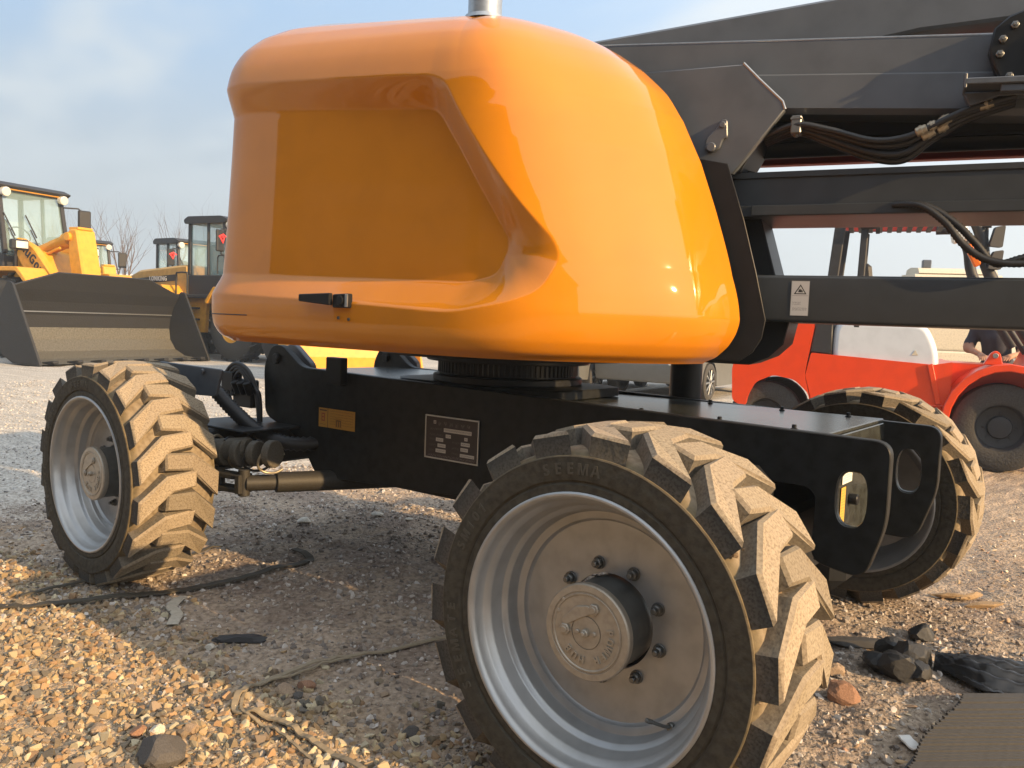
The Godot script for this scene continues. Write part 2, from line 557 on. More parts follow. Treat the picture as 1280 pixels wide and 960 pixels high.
# ---------------------------------------------------------------- ground
var gn := FastNoiseLite.new()
func gh(x: float, z: float) -> float:
	var y := 0.026 * gn.get_noise_2d(x * 0.9, z * 0.9) + 0.013 * gn.get_noise_2d(x * 4.0 + 40, z * 4.0) + 0.009 * gn.get_noise_2d(x * 13.0, z * 13.0 + 9)
	y += 0.05 * exp(-((x + 2.1) * (x + 2.1) / 0.9 + (z + 1.75) * (z + 1.75) / 0.5))
	y += 0.03 * exp(-((x - 1.3) * (x - 1.3) / 0.5 + (z + 0.7) * (z + 0.7) / 0.5))
	# keep the wheels' footprints level
	for p in [Vector2(0, -0.18), Vector2(-2.58, -0.28), Vector2(0, -2.44)]:
		var d := Vector2((x - p.x) / 0.35, (z - p.y) / 0.3).length_squared()
		y = lerpf(y, 0.004, exp(-d))
	return y * (1.0 - smoothstep(14.0, 40.0, Vector2(x, z).length()))

func ground_color(x: float, z: float) -> Color:
	var a := gn.get_noise_2d(x * 2.1 + 100, z * 2.1)
	var b := gn.get_noise_2d(x * 9.0, z * 9.0 + 300)
	var dirt := Color(0.421, 0.336, 0.255)
	var dark := Color(0.296, 0.231, 0.182)
	var c := dirt.lerp(dark, clampf(0.5 + a * 1.6 + b * 0.6, 0.0, 1.0))
	# crushed grey stone further left, pale tan grit beyond it
	var grey := smoothstep(-3.6, -5.0, x + 0.5 * a + 0.12 * z)
	c = c.lerp(Color(0.544, 0.513, 0.466) * (1.0 + 0.35 * b), grey)
	var tan_ := smoothstep(-0.35, 0.3, z + 0.35 * a) * (1.0 - grey)
	c = c.lerp(Color(0.501, 0.377, 0.248) * (1.0 + 0.4 * b), tan_ * 0.85)
	# straw and chips on the right
	var rgt := smoothstep(0.6, 1.3, x - 0.25 * z - 0.4)
	c = c.lerp(Color(0.428, 0.323, 0.226) * (1.0 + 0.7 * b), rgt * 0.7)
	return c

func axis_steps(lo: float, hi: float, fine_: float, grow: float, far_: float) -> Array:
	var a := []
	var x := lo
	while x <= hi: a.append(x); x += fine_
	var s := fine_
	x = a[-1]
	while x < far_: s *= grow; x += s; a.append(x)
	s = fine_
	x = lo
	while x > -far_: s *= grow; x -= s; a.push_front(x)
	return a

func build_ground():
	gn.seed = 5; gn.frequency = 1.0; gn.fractal_octaves = 3
	var xs := axis_steps(-3.8, 2.6, 0.018, 1.045, 600.0)
	var zs := axis_steps(-3.2, 1.0, 0.018, 1.045, 600.0)
	var V := PackedVector3Array()
	var C := PackedColorArray()
	var I := PackedInt32Array()
	var nx := xs.size()
	for z in zs:
		for x in xs:
			V.append(Vector3(x, gh(x, z), z))
			C.append(ground_color(x, z))
	var N := PackedVector3Array()
	N.resize(V.size())
	for j in zs.size():
		for i in nx:
			var k := j * nx + i
			var l: Vector3 = V[k - 1] if i > 0 else V[k]
			var r: Vector3 = V[k + 1] if i < nx - 1 else V[k]
			var u: Vector3 = V[k - nx] if j > 0 else V[k]
			var d: Vector3 = V[k + nx] if j < zs.size() - 1 else V[k]
			N[k] = (d - u).cross(r - l).normalized()
			if i < nx - 1 and j < zs.size() - 1:
				I.append_array([k, k + 1, k + nx, k + 1, k + nx + 1, k + nx])
	var arr := []
	arr.resize(Mesh.ARRAY_MAX)
	arr[Mesh.ARRAY_VERTEX] = V; arr[Mesh.ARRAY_NORMAL] = N; arr[Mesh.ARRAY_COLOR] = C; arr[Mesh.ARRAY_INDEX] = I
	var me := ArrayMesh.new()
	me.add_surface_from_arrays(Mesh.PRIMITIVE_TRIANGLES, arr)
	me.surface_set_material(0, M.ground)
	tag(obj("ground", me, null), "bare brown dirt yard strewn with gravel and grit", "ground", "", "structure")
	# loose gravel
	var shapes := []
	for k in 7:
		var b := Bd.new()
		b.rock(Transform3D(), Vector3(0.55, 0.34 + 0.05 * k, 0.44), rng, 0.5, 1, true)
		shapes.append(b.mesh(M.stone))
	var flake := Bd.new()
	flake.rock(Transform3D(), Vector3(0.5, 0.09, 0.22), rng, 0.4, 1)
	var tones := [Color(0.392, 0.283, 0.155), Color(0.346, 0.248, 0.146), Color(0.484, 0.383, 0.232), Color(0.254, 0.203, 0.140), Color(0.360, 0.230, 0.126), Color(0.149, 0.135, 0.112), Color(0.542, 0.474, 0.329), Color(0.311, 0.237, 0.164)]
	# sunlit bank at the near left, thinner towards the shade and under the machine
	scatter("gravel", "loose tan gravel lying at the near left edge", shapes, 70000, Rect2(-3.8, -0.35, 4.2, 1.7), 0.0045, 0.042, tones, func(x, z): return smoothstep(-0.25, 0.25, z + 0.3 * gn.get_noise_2d(x * 2.0, z * 2.0)) * 0.95 + 0.03)
	scatter("gravel", "grey pebbles and clods in the shade beside the wheels", shapes, 60000, Rect2(-4.4, -2.6, 5.4, 2.9), 0.005, 0.034, [Color(0.380, 0.330, 0.280), Color(0.300, 0.256, 0.216), Color(0.480, 0.430, 0.380), Color(0.220, 0.190, 0.170), Color(0.600, 0.560, 0.520)], func(x, z): return 0.55 + 0.6 * gn.get_noise_2d(x * 1.7 + 7, z * 1.7), 4.0)
	scatter("gravel", "pale crushed stone spread between the lift and the loaders", shapes, 26000, Rect2(-13.0, -7.0, 9.2, 8.0), 0.012, 0.034, [Color(0.528, 0.512, 0.496), Color(0.416, 0.408, 0.400), Color(0.640, 0.608, 0.560), Color(0.304, 0.296, 0.288)], func(x, z): return smoothstep(-4.0, -5.2, x))
	scatter("wood_chips", "straw coloured chips and grit scattered at the right", [flake.mesh(M.stone)], 9000, Rect2(0.3, -6.0, 4.2, 6.4), 0.012, 0.050, [Color(0.640, 0.448, 0.256), Color(0.480, 0.320, 0.192), Color(0.320, 0.232, 0.160), Color(0.768, 0.608, 0.400), Color(0.192, 0.152, 0.128)], func(x, z): return 0.25 + 0.75 * smoothstep(-0.6, -1.2, z + 0.4 * gn.get_noise_2d(x * 2.0, z)))
	scatter("gravel", "brown grit and small stones at the near right", shapes, 8000, Rect2(0.3, -6.0, 4.2, 6.8), 0.005, 0.026, [Color(0.352, 0.288, 0.224), Color(0.256, 0.200, 0.160), Color(0.512, 0.432, 0.336), Color(0.432, 0.256, 0.176), Color(0.672, 0.640, 0.592)], func(x, z): return 0.8)

func scatter(called: String, label: String, shapes: Array, count: int, area: Rect2, smin: float, smax: float, tones: Array, dens: Callable, pw := 4.5):
	var lists := []
	for s in shapes: lists.append([])
	for k in count:
		var x := rng.randf_range(area.position.x, area.end.x)
		var z := rng.randf_range(area.position.y, area.end.y)
		if rng.randf() > dens.call(x, z): continue
		var s := smin + (smax - smin) * pow(rng.randf(), pw)
		var bs := Basis.from_euler(Vector3(rng.randf_range(-0.4, 0.4), rng.randf() * TAU, rng.randf_range(-0.4, 0.4))).scaled(Vector3(s, s, s) * 1.0)
		var t: Color = tones[rng.randi() % tones.size()]
		t = t * rng.randf_range(0.75, 1.2)
		lists[rng.randi() % shapes.size()].append([Transform3D(bs, Vector3(x, gh(x, z) + s * 0.04, z)), t])
	var root: Node3D = null
	for i in shapes.size():
		var mm := MultiMesh.new()
		mm.transform_format = MultiMesh.TRANSFORM_3D
		mm.use_colors = true
		mm.mesh = shapes[i]
		mm.instance_count = lists[i].size()
		for k in lists[i].size():
			mm.set_instance_transform(k, lists[i][k][0]); mm.set_instance_color(k, lists[i][k][1])
		var o := MultiMeshInstance3D.new()
		o.multimesh = mm
		if root == null:
			root = o
			o.name = numbered(called)
			add_child(o)
			tag(o, label, "gravel" if called == "gravel" else "wood chips", "", "stuff")
		else:
			o.name = "stones"
			root.add_child(o, true)
			tag(o, "", "", "", "stuff")
# ---------------------------------------------------------------- the boom lift
# tyre, rim and hub in their own frame: axle along z, outer face at z = 0
const WIDE := 0.36
var wheel_parts := {}

func wheel_meshes():
	var dust := Color(0.315, 0.26, 0.185)
	var dk := Color(0.042, 0.041, 0.038)
	var side := Color(0.062, 0.053, 0.037)
	# carcass
	var b := Bd.new()
	b.col = side
	var pf := [Vector2(-0.014, 0.326), Vector2(-0.002, 0.334), Vector2(0.001, 0.338), Vector2(0.001, 0.354), Vector2(-0.003, 0.358), Vector2(-0.003, 0.361), Vector2(0.002, 0.365), Vector2(0.004, 0.38), Vector2(0.005, 0.40), Vector2(0.003, 0.414), Vector2(0.004, 0.4185), Vector2(0.001, 0.4225), Vector2(-0.006, 0.4215), Vector2(-0.012, 0.427), Vector2(-0.03, 0.434), Vector2(-0.08, 0.437), Vector2(-0.18, 0.439)]
	var full := pf.duplicate()
	for i in range(pf.size() - 2, -1, -1): full.append(Vector2(-WIDE - pf[i].x, pf[i].y))
	full.reverse()
	b.lathe(full, Transform3D(), 96)
	# dust in the grooves of the tread
	for i in b.v.size():
		var r := Vector2(b.v[i].x, b.v[i].y).length()
		if r > 0.43: b.c[i] = Color(0.25, 0.197, 0.13)
		elif r > 0.4205: b.c[i] = Color(0.16, 0.125, 0.07)
	wheel_parts.tyre = b.mesh(M.rubber)
	# tread blocks: four of each hand, a little different
	var blocks := []
	for hand in [1, -1]:
		for k in 4:
			var q := Bd.new()
			tread_block(q, hand, dust * rng.randf_range(0.72, 1.12), dk)
			blocks.append(q.mesh(M.tread))
	wheel_parts.blocks = blocks
	# rim: stepped outer flange down to the disc, and the inner barrel
	b = Bd.new()
	b.lathe([Vector2(-0.010, 0.338), Vector2(0.003, 0.337), Vector2(0.006, 0.333), Vector2(0.006, 0.329), Vector2(0.002, 0.3235), Vector2(-0.010, 0.319), Vector2(-0.030, 0.3155), Vector2(-0.034, 0.312), Vector2(-0.046, 0.303), Vector2(-0.052, 0.300), Vector2(-0.082, 0.2945), Vector2(-0.086, 0.291), Vector2(-0.092, 0.282), Vector2(-0.097, 0.2795), Vector2(-0.118, 0.276), Vector2(-0.124, 0.272), Vector2(-0.128, 0.258), Vector2(-0.130, 0.254), Vector2(-0.136, 0.251), Vector2(-0.140, 0.247), Vector2(-0.1405, 0.238), Vector2(-0.1402, 0.118)].duplicate(), Transform3D(), 96)
	b.lathe([Vector2(-0.155, 0.118), Vector2(-0.155, 0.262), Vector2(-0.20, 0.284), Vector2(-0.31, 0.296), Vector2(-0.335, 0.314), Vector2(-0.352, 0.320), Vector2(-0.364, 0.327), Vector2(-0.366, 0.334), Vector2(-0.360, 0.339)], Transform3D(), 72)
	wheel_parts.rim = fixn(b).mesh(M.rim)
	b = Bd.new()
	b.lathe([Vector2(-0.17, 0.108), Vector2(-0.143, 0.110), Vector2(-0.135, 0.1085), Vector2(-0.052, 0.1085)], Transform3D(), 64)
	wheel_parts.hub_barrel = fixn(b).mesh(M.barrel)
	b = Bd.new()
	b.lathe([Vector2(-0.056, 0.108), Vector2(-0.054, 0.113), Vector2(-0.050, 0.1155), Vector2(-0.034, 0.1155), Vector2(-0.030, 0.1125), Vector2(-0.0295, 0.098), Vector2(-0.0315, 0.0965), Vector2(-0.0315, 0.0945), Vector2(-0.0285, 0.093), Vector2(-0.0285, 0.090), Vector2(-0.031, 0.088), Vector2(-0.031, 0.0405), Vector2(-0.0335, 0.0400), Vector2(-0.0335, 0.0385), Vector2(-0.0305, 0.038), Vector2(-0.0305, 0.0)], Transform3D(), 72)
	# plate, bolts and letters on the cap
	b.prism(soft(P2([-0.070, 0.016, -0.030, 0.058, 0.004, 0.066, 0.018, 0.050, -0.020, 0.030, -0.058, 0.004]), 0.006, 3), T3(0, 0, -0.027), 0.004, 0.001)
	b.cyl(Vector3(0, 0, -0.031), Vector3(0, 0, -0.020), 0.0095, 14, 0.002)
	b.cyl(Vector3(0, 0, -0.021), Vector3(0, 0, -0.014), 0.0055, 12, 0.0015)
	for s in [-1, 1]: b.cyl(Vector3(0.023 * s, 0.002 * s, -0.031), Vector3(0.023 * s, 0.002 * s, -0.026), 0.0055, 12, 0.0015)
	for p in [Vector2(-0.058, -0.004), Vector2(0.020, 0.060)]:
		b.cyl(Vector3(p.x, p.y, -0.031), Vector3(p.x, p.y, -0.024), 0.0145, 6, 0.002)
		b.cyl(Vector3(p.x, p.y, -0.025), Vector3(p.x, p.y, -0.021), 0.008, 12, 0.001)
	for p in [Vector2(-0.066, 0.066), Vector2(-0.080, 0.036)]: b.cyl(Vector3(p.x, p.y, -0.031), Vector3(p.x, p.y, -0.028), 0.005, 10, 0.001)
	wheel_parts.hub_cap = fixn(b).mesh(M.cap)
	b = Bd.new()
	b.cyl(Vector3(0, 0, 0), Vector3(0, 0, 0.005), 0.0165, 20, 0.001)
	b.cyl(Vector3(0, 0, 0.005), Vector3(0, 0, 0.018), 0.0135, 6, 0.0025)
	b.cyl(Vector3(0, 0, 0.017), Vector3(0, 0, 0.029), 0.0072, 12, 0.0015)
	wheel_parts.wheel_nut = b.mesh(M.nut)
	b = Bd.new()
	b.tube([Vector3(0, 0, 0), Vector3(-0.012, 0.006, 0.022), Vector3(-0.034, 0.016, 0.046)], 0.0045, 8)
	b.cyl(Vector3(0, 0, -0.004), Vector3(-0.003, 0.001, 0.008), 0.011, 12, 0.002)
	b.cyl(Vector3(-0.031, 0.015, 0.043), Vector3(-0.042, 0.020, 0.056), 0.006, 8, 0.001)
	wheel_parts.valve_stem = b.mesh(M.nut)

# make every normal agree with the way the surface faces the outside (+z) or away from the axle
func fixn(b: Bd) -> Bd:
	return b

func tread_block(b: Bd, hand: int, top: Color, dk: Color):
	var pts := [Vector2(0.172, -0.048), Vector2(0.172, 0.056), Vector2(0.060, 0.152), Vector2(-0.066, 0.161), Vector2(-0.066, 0.092), Vector2(0.034, 0.079)]
	for i in pts.size(): pts[i] += Vector2(rng.randf_range(-0.005, 0.005), rng.randf_range(-0.005, 0.005))
	var cen := Vector2(0.055, 0.075)
	var tops := []
	var rims := []
	var feet := []
	var norms := []
	var m := pts.size()
	for i in m:
		var e: Vector2 = (pts[(i + 1) % m] - pts[i]).normalized()
		var f: Vector2 = (pts[i] - pts[(i - 1 + m) % m]).normalized()
		var o := (Vector2(e.y, -e.x) + Vector2(f.y, -f.x)).normalized()
		if (pts[i] + o * 0.01 - pts[i]).dot(Vector2(e.y, -e.x)) < 0: o = -o
		norms.append(o)
	# orientation: outward must point away from the polygon
	var area := 0.0
	for i in m: area += pts[i].cross(pts[(i + 1) % m])
	var sg := 1.0 if area > 0.0 else -1.0
	var mapp := func(p: Vector2, r: float) -> Vector3:
		var cr: float = r - 0.009 * smoothstep(0.09, 0.175, absf(p.x))
		var a: float = p.y / 0.486
		return Vector3(cr * cos(a), cr * sin(a), -WIDE * 0.5 + p.x * hand)
	for i in m:
		var o: Vector2 = norms[i] * sg
		tops.append(mapp.call(pts[i] - o * 0.010, 0.4865))
		rims.append(mapp.call(pts[i], 0.4785))
		var fp: Vector2 = pts[i] + o * (0.013 if i > 1 else 0.006)
		var rr := 0.434
		if absf(pts[i].x) > 0.15: fp.x = 0.1755; rr = 0.432
		feet.append(mapp.call(fp, rr))
	var mid := func(l: Array) -> Vector3: return (l[0] + l[1] + l[2] + l[3] + l[4] + l[5]) / 6.0
	var ctr: Vector3 = mid.call(feet)
	var up: Vector3 = Vector3(ctr.x, ctr.y, 0).normalized()
	b.col = top
	for q in [[0, 1, 2, 5], [5, 2, 3, 4]]:
		# split along the length so that the block follows the curve
		var A: Vector3 = tops[q[0]]
		var B_: Vector3 = tops[q[1]]
		var C_: Vector3 = tops[q[2]]
		var D_: Vector3 = tops[q[3]]
		b.quad(A, B_, C_, D_, up)
	for i in m:
		var j := (i + 1) % m
		var o: Vector3 = (rims[i] + rims[j]) * 0.5 - ctr
		b.col = top * 0.92
		b.quad(tops[i], tops[j], rims[j], rims[i], o + up * 0.1)
		var c0 := dk.lerp(top, 0.10)
		var o2: Vector3 = (rims[i] + rims[j]) * 0.5 - (mid.call(rims) as Vector3)
		# the worn lower walls carry dust, the outer ends are bare black rubber
		var wallc: Color = dk if i == 0 else dk.lerp(top, 0.45 if i in [2, 3] else 0.30)
		var g: Vector3 = (rims[j] - rims[i]).cross(feet[i] - rims[i]).normalized()
		if g.dot(o2) < 0.0: g = -g
		b.tri(rims[i], rims[j], feet[j], g, g, g, wallc, wallc, wallc.lerp(top, 0.2))
		b.tri(rims[i], feet[j], feet[i], g, g, g, wallc, wallc.lerp(top, 0.2), wallc.lerp(top, 0.2))

func letters_on_arc(parent: Node3D, m: Material, text: String, r: float, a0: float, da: float, z: float, size: float, thick: float, called: String, bold := 0.0):
	for i in text.length():
		if text[i] == " ": continue
		var tm := TextMesh.new()
		var fo := SystemFont.new()
		fo.font_names = PackedStringArray(["Droid Sans"])
		fo.font_weight = 700
		tm.font = fo
		tm.text = text[i]
		tm.font_size = 32
		tm.pixel_size = size / 24.0
		tm.depth = thick
		tm.material = m
		var o := MeshInstance3D.new()
		o.mesh = tm
		o.name = called
		parent.add_child(o, true)
		var a := a0 + da * i
		o.transform = Transform3D(Basis(Vector3.BACK, a - PI * 0.5), Vector3(r * cos(a), r * sin(a), z))

func make_wheel(lift: Node3D, f: Transform3D, spin: float, detail := true) -> Node3D:
	var w := part("wheel", lift, f)
	var s := Transform3D(Basis(Vector3.BACK, spin), Vector3.ZERO)
	obj("tyre", wheel_parts.tyre, null, w, s)
	obj("rim", wheel_parts.rim, null, w, s)
	obj("hub_barrel", wheel_parts.hub_barrel, null, w)
	obj("hub_cap", wheel_parts.hub_cap, null, w)
	for k in 9:
		var a := deg_to_rad(24.9 + 40.0 * k)
		obj("wheel_nut", wheel_parts.wheel_nut, null, w, RT(Basis(Vector3.BACK, rng.randf() * 1.0), 0.1435 * cos(a), 0.1435 * sin(a), -0.1402))
	obj("valve_stem", wheel_parts.valve_stem, null, w, Transform3D(Basis(Vector3.BACK, deg_to_rad(-8)), Vector3(0.19, -0.2, -0.118)))
	var pitch := TAU / 18.0
	for k in 18:
		obj("tread_block", wheel_parts.blocks[rng.randi() % 4], null, w, Transform3D(Basis(Vector3.BACK, spin + pitch * k), Vector3.ZERO))
		obj("tread_block", wheel_parts.blocks[4 + rng.randi() % 4], null, w, Transform3D(Basis(Vector3.BACK, spin + pitch * (k + 0.5)), Vector3.ZERO))
	if detail:
		letters_on_arc(w, M.cap, "POWER HUB", 0.067, deg_to_rad(14), deg_to_rad(-18.5), -0.0295, 0.019, 0.005, "raised_letter")
		letters_on_arc(w, M.sidewall, "SM101", 0.391, deg_to_rad(158), deg_to_rad(-4.6), 0.0045, 0.026, 0.004, "raised_letter")
		letters_on_arc(w, M.sidewall, "SEEMATE", 0.391, deg_to_rad(213), deg_to_rad(-5.0), 0.0045, 0.028, 0.004, "raised_letter")
		letters_on_arc(w, M.sidewall, "SEEMA", 0.391, deg_to_rad(106), deg_to_rad(-5.0), 0.0045, 0.028, 0.004, "raised_letter")
	return w

# height tables: how far the wall leans in at a given height
func table(t: Array, x: float) -> float:
	if x <= t[0][0]: return t[0][1]
	for i in t.size() - 1:
		if x <= t[i + 1][0]:
			var p0: float = t[max(i - 1, 0)][1]
			var p3: float = t[min(i + 2, t.size() - 1)][1]
			return cubic_interpolate_in_time(t[i][1], t[i + 1][1], p0, p3, (x - t[i][0]) / (t[i + 1][0] - t[i][0]), 1.0, -1.0, 2.0)
	return t[-1][1]

# the moulded engine hood: a loft of outlines, pressed in along one panel
func hood_mesh() -> Bd:
	# outline at the widest height, walked from the boom side at the left end, round the near side, to the boom side at the right end (x = u, z = w)
	var key := [Vector2(-1.12, 0.36), Vector2(-1.132, 0.46), Vector2(-1.125, 0.57), Vector2(-1.09, 0.665), Vector2(-0.99, 0.722), Vector2(-0.80, 0.768), Vector2(-0.60, 0.810), Vector2(-0.35, 0.860), Vector2(-0.10, 0.907), Vector2(0.12, 0.942), Vector2(0.28, 0.957), Vector2(0.41, 0.950), Vector2(0.52, 0.918), Vector2(0.64, 0.850), Vector2(0.77, 0.745), Vector2(0.88, 0.645), Vector2(0.955, 0.560), Vector2(1.0, 0.475), Vector2(1.028, 0.400), Vector2(1.052, 0.325)]
	var line := []
	var kv := []
	for k in key: kv.append(Vector3(k.x, 0, k.y))
	for p in curve(kv, 24): line.append(Vector2(p.x, p.z))
	var L := [0.0]
	for i in range(1, line.size()): L.append(L[-1] + line[i].distance_to(line[i - 1]))
	var ns := 500
	var pl := []
	var arc := []
	var at := 0
	for i in ns + 1:
		var s: float = L[-1] * i / ns
		while at < L.size() - 2 and L[at + 1] < s: at += 1
		pl.append(line[at].lerp(line[at + 1], clampf((s - L[at]) / max(L[at + 1] - L[at], 1e-6), 0, 1)))
		arc.append(s)
	var a90 := 0.0
	for i in ns + 1:
		if pl[i].x > -0.90 and pl[i].y > 0.6: a90 = arc[i]; break
	var nrm := []
	for i in ns + 1:
		var t: Vector2 = (pl[min(i + 1, ns)] - pl[max(i - 1, 0)]).normalized()
		nrm.append(Vector2(t.y, -t.x) * -1.0)
	var ys := []
	for i in 16: ys.append(lerpf(1.086, 1.20, i / 16.0))
	for i in 170: ys.append(lerpf(1.20, 2.06, i / 170.0))
	for i in 45: ys.append(2.06 + 0.245 * sin(PI * 0.5 * i / 44.0))
	var near_t := [[1.086, 0.07], [1.11, 0.028], [1.15, 0.006], [1.20, 0.0], [1.28, 0.0], [1.6, 0.018], [1.9, 0.036], [2.02, 0.048], [2.10, 0.072], [2.17, 0.115], [2.23, 0.185], [2.27, 0.265], [2.295, 0.36], [2.305, 0.46]]
	var end_t := [[1.086, 0.12], [1.11, 0.075], [1.15, 0.035], [1.20, 0.008], [1.26, 0.0], [1.4, 0.033], [1.6, 0.093], [1.8, 0.165], [1.95, 0.237], [2.05, 0.303], [2.14, 0.395], [2.21, 0.492], [2.26, 0.595], [2.295, 0.72], [2.305, 0.80]]
	var left_t := [[1.086, 0.075], [1.11, 0.035], [1.15, 0.01], [1.20, 0.0], [1.28, 0.0], [1.6, 0.02], [1.9, 0.035], [2.02, 0.04], [2.10, 0.055], [2.17, 0.09], [2.23, 0.15], [2.27, 0.23], [2.295, 0.34], [2.305, 0.46]]
	var outer := soft(P2([-3.0, 2.128, -0.96, 2.128, -0.386, 2.070, 0.086, 2.022, 0.184, 1.994, 0.353, 1.768, 0.468, 1.618, 0.584, 1.481, 0.603, 1.421, 0.540, 1.311, 0.43, 1.270, 0.236, 1.233, -0.36, 1.262, -0.96, 1.280, -3.0, 1.280]), 0.06, 5)
	var inner := soft(P2([-3.0, 2.013, -0.93, 2.013, -0.383, 1.974, 0.019, 1.940, 0.055, 1.925, 0.183, 1.783, 0.299, 1.635, 0.414, 1.486, 0.410, 1.449, 0.358, 1.363, 0.231, 1.337, -0.363, 1.350, -0.96, 1.366, -3.0, 1.366]), 0.04, 5)
	var G := []
	for y in ys:
		var row := []
		var nr := table(near_t, y)
		var en := table(end_t, y)
		var lf := table(left_t, y)
		for i in ns + 1:
			var p: Vector2 = pl[i]
			var yy: float = y + maxf(0.0, 0.25 - p.x) * 0.085 * smoothstep(1.25, 2.1, y)
			var u := p.x
			if arc[i] < a90: u = -0.90 - (a90 - arc[i])
			var dep := 0.0
			var q := Vector2(u, yy)
			if yy > 1.2 and yy < 2.2 and u < 0.65:
				if Geometry2D.is_point_in_polygon(q, inner): dep = 1.0
				elif Geometry2D.is_point_in_polygon(q, outer):
					var a := 9.0
					var c := 9.0
					for k in outer.size(): a = min(a, q.distance_squared_to(Geometry2D.get_closest_point_to_segment(q, outer[k], outer[(k + 1) % outer.size()])))
					for k in inner.size(): c = min(c, q.distance_squared_to(Geometry2D.get_closest_point_to_segment(q, inner[k], inner[(k + 1) % inner.size()])))
					var t := sqrt(a) / (sqrt(a) + sqrt(c))
					dep = lerpf(t, smoothstep(0.0, 1.0, t), 0.15)
			var d: Vector2 = nrm[i]
			var low := 1.0 - smoothstep(1.3, 1.5, yy)
			var pt: Vector2 = p - d * dep * lerpf(0.040, 0.122, smoothstep(-1.0, 0.2, u))
			if pt.x > 0.1: pt.x = 0.1 + (pt.x - 0.1) * (1.0 - en / 0.95)
			else: pt.x = 0.1 + (pt.x - 0.1) * (1.0 - lf / 1.1)
			pt.y = 0.325 + (pt.y - 0.325) * (1.0 - nr / 0.63)
			row.append(Vector3(pt.x, yy, pt.y))
		G.append(row)
	var b := Bd.new()
	var ny := ys.size()
	var NN := []
	for j in ny:
		var row := []
		for i in ns + 1:
			var a: Vector3 = G[j][min(i + 1, ns)] - G[j][max(i - 1, 0)]
			var c: Vector3 = G[min(j + 1, ny - 1)][i] - G[max(j - 1, 0)][i]
			var n := c.cross(a).normalized() * -1.0
			if n.dot(Vector3(nrm[i].x, 0.2, nrm[i].y)) < 0.0: n = -n
			row.append(n)
		NN.append(row)
	for j in ny - 1:
		for i in ns:
			b.squad(G[j][i], G[j][i + 1], G[j + 1][i + 1], G[j + 1][i], NN[j][i], NN[j][i + 1], NN[j + 1][i + 1], NN[j + 1][i])
	# crown closed towards the boom side, bottom and back
	for i in ns:
		var e0: Vector3 = G[ny - 1][i]
		var e1: Vector3 = G[ny - 1][i + 1]
		var f0 := Vector3(e0.x, e0.y, 0.325)
		var f1 := Vector3(e1.x, e1.y, 0.325)
		b.squad(e0, e1, f1, f0, NN[ny - 1][i], NN[ny - 1][i + 1], Vector3.UP, Vector3.UP)
		b.flat(G[0][i], G[0][i + 1], Vector3(0, 1.09, 0.6), Vector3.DOWN)
	for j in ny - 1: b.quad(G[j][0], G[j][ns], G[j + 1][ns], G[j + 1][0], Vector3(0, 0, -1))
	return b

func build_lift():
	M.sidewall = mat(lin(0.085, 0.074, 0.054), 0.85, 0.0, M.speck, 6.0)
	wheel_meshes()
	var base := Vector3(-1.29, 0, -1.3)
	var lift := thing("boom_lift", "orange and dark grey articulated boom lift on four chunky silver-rimmed wheels", "boom lift", base)
	var LW := Transform3D(Basis(), -base)
	var LT := LW * TF
	# wheels: near rear, near front (steered a little), far rear
	var near_wheel := make_wheel(lift, LW * T3(0, 0.487, 0), deg_to_rad(3))
	var mud := Bd.new()
	for k in 420:
		var a: float = [0.62, 0.30, -0.05, 0.95, 0.66, 0.33][rng.randi() % 6] + rng.randfn() * 0.035
		var zz: float = -0.18 + rng.randfn() * 0.055
		var sz := rng.randf_range(0.003, 0.011)
		mud.rock(T3(cos(a) * 0.442, sin(a) * 0.442, zz), Vector3(sz, sz * 0.8, sz), rng, 0.4, 0)
	tag(obj("mud_crumbs", mud, mat(lin(0.20, 0.14, 0.085), 0.95, 0.0, M.speck, 20.0), near_wheel), "", "", "", "stuff")
	make_wheel(lift, LW * Transform3D(Basis(Vector3.UP, -0.035), Vector3(-2.58, 0.487, -0.10)), deg_to_rad(8))
	make_wheel(lift, LW * Transform3D(Basis(Vector3.UP, PI), Vector3(0, 0.487, -2.62)), deg_to_rad(6), false)
	build_chassis(lift, LW)
	build_turret(lift, LT)

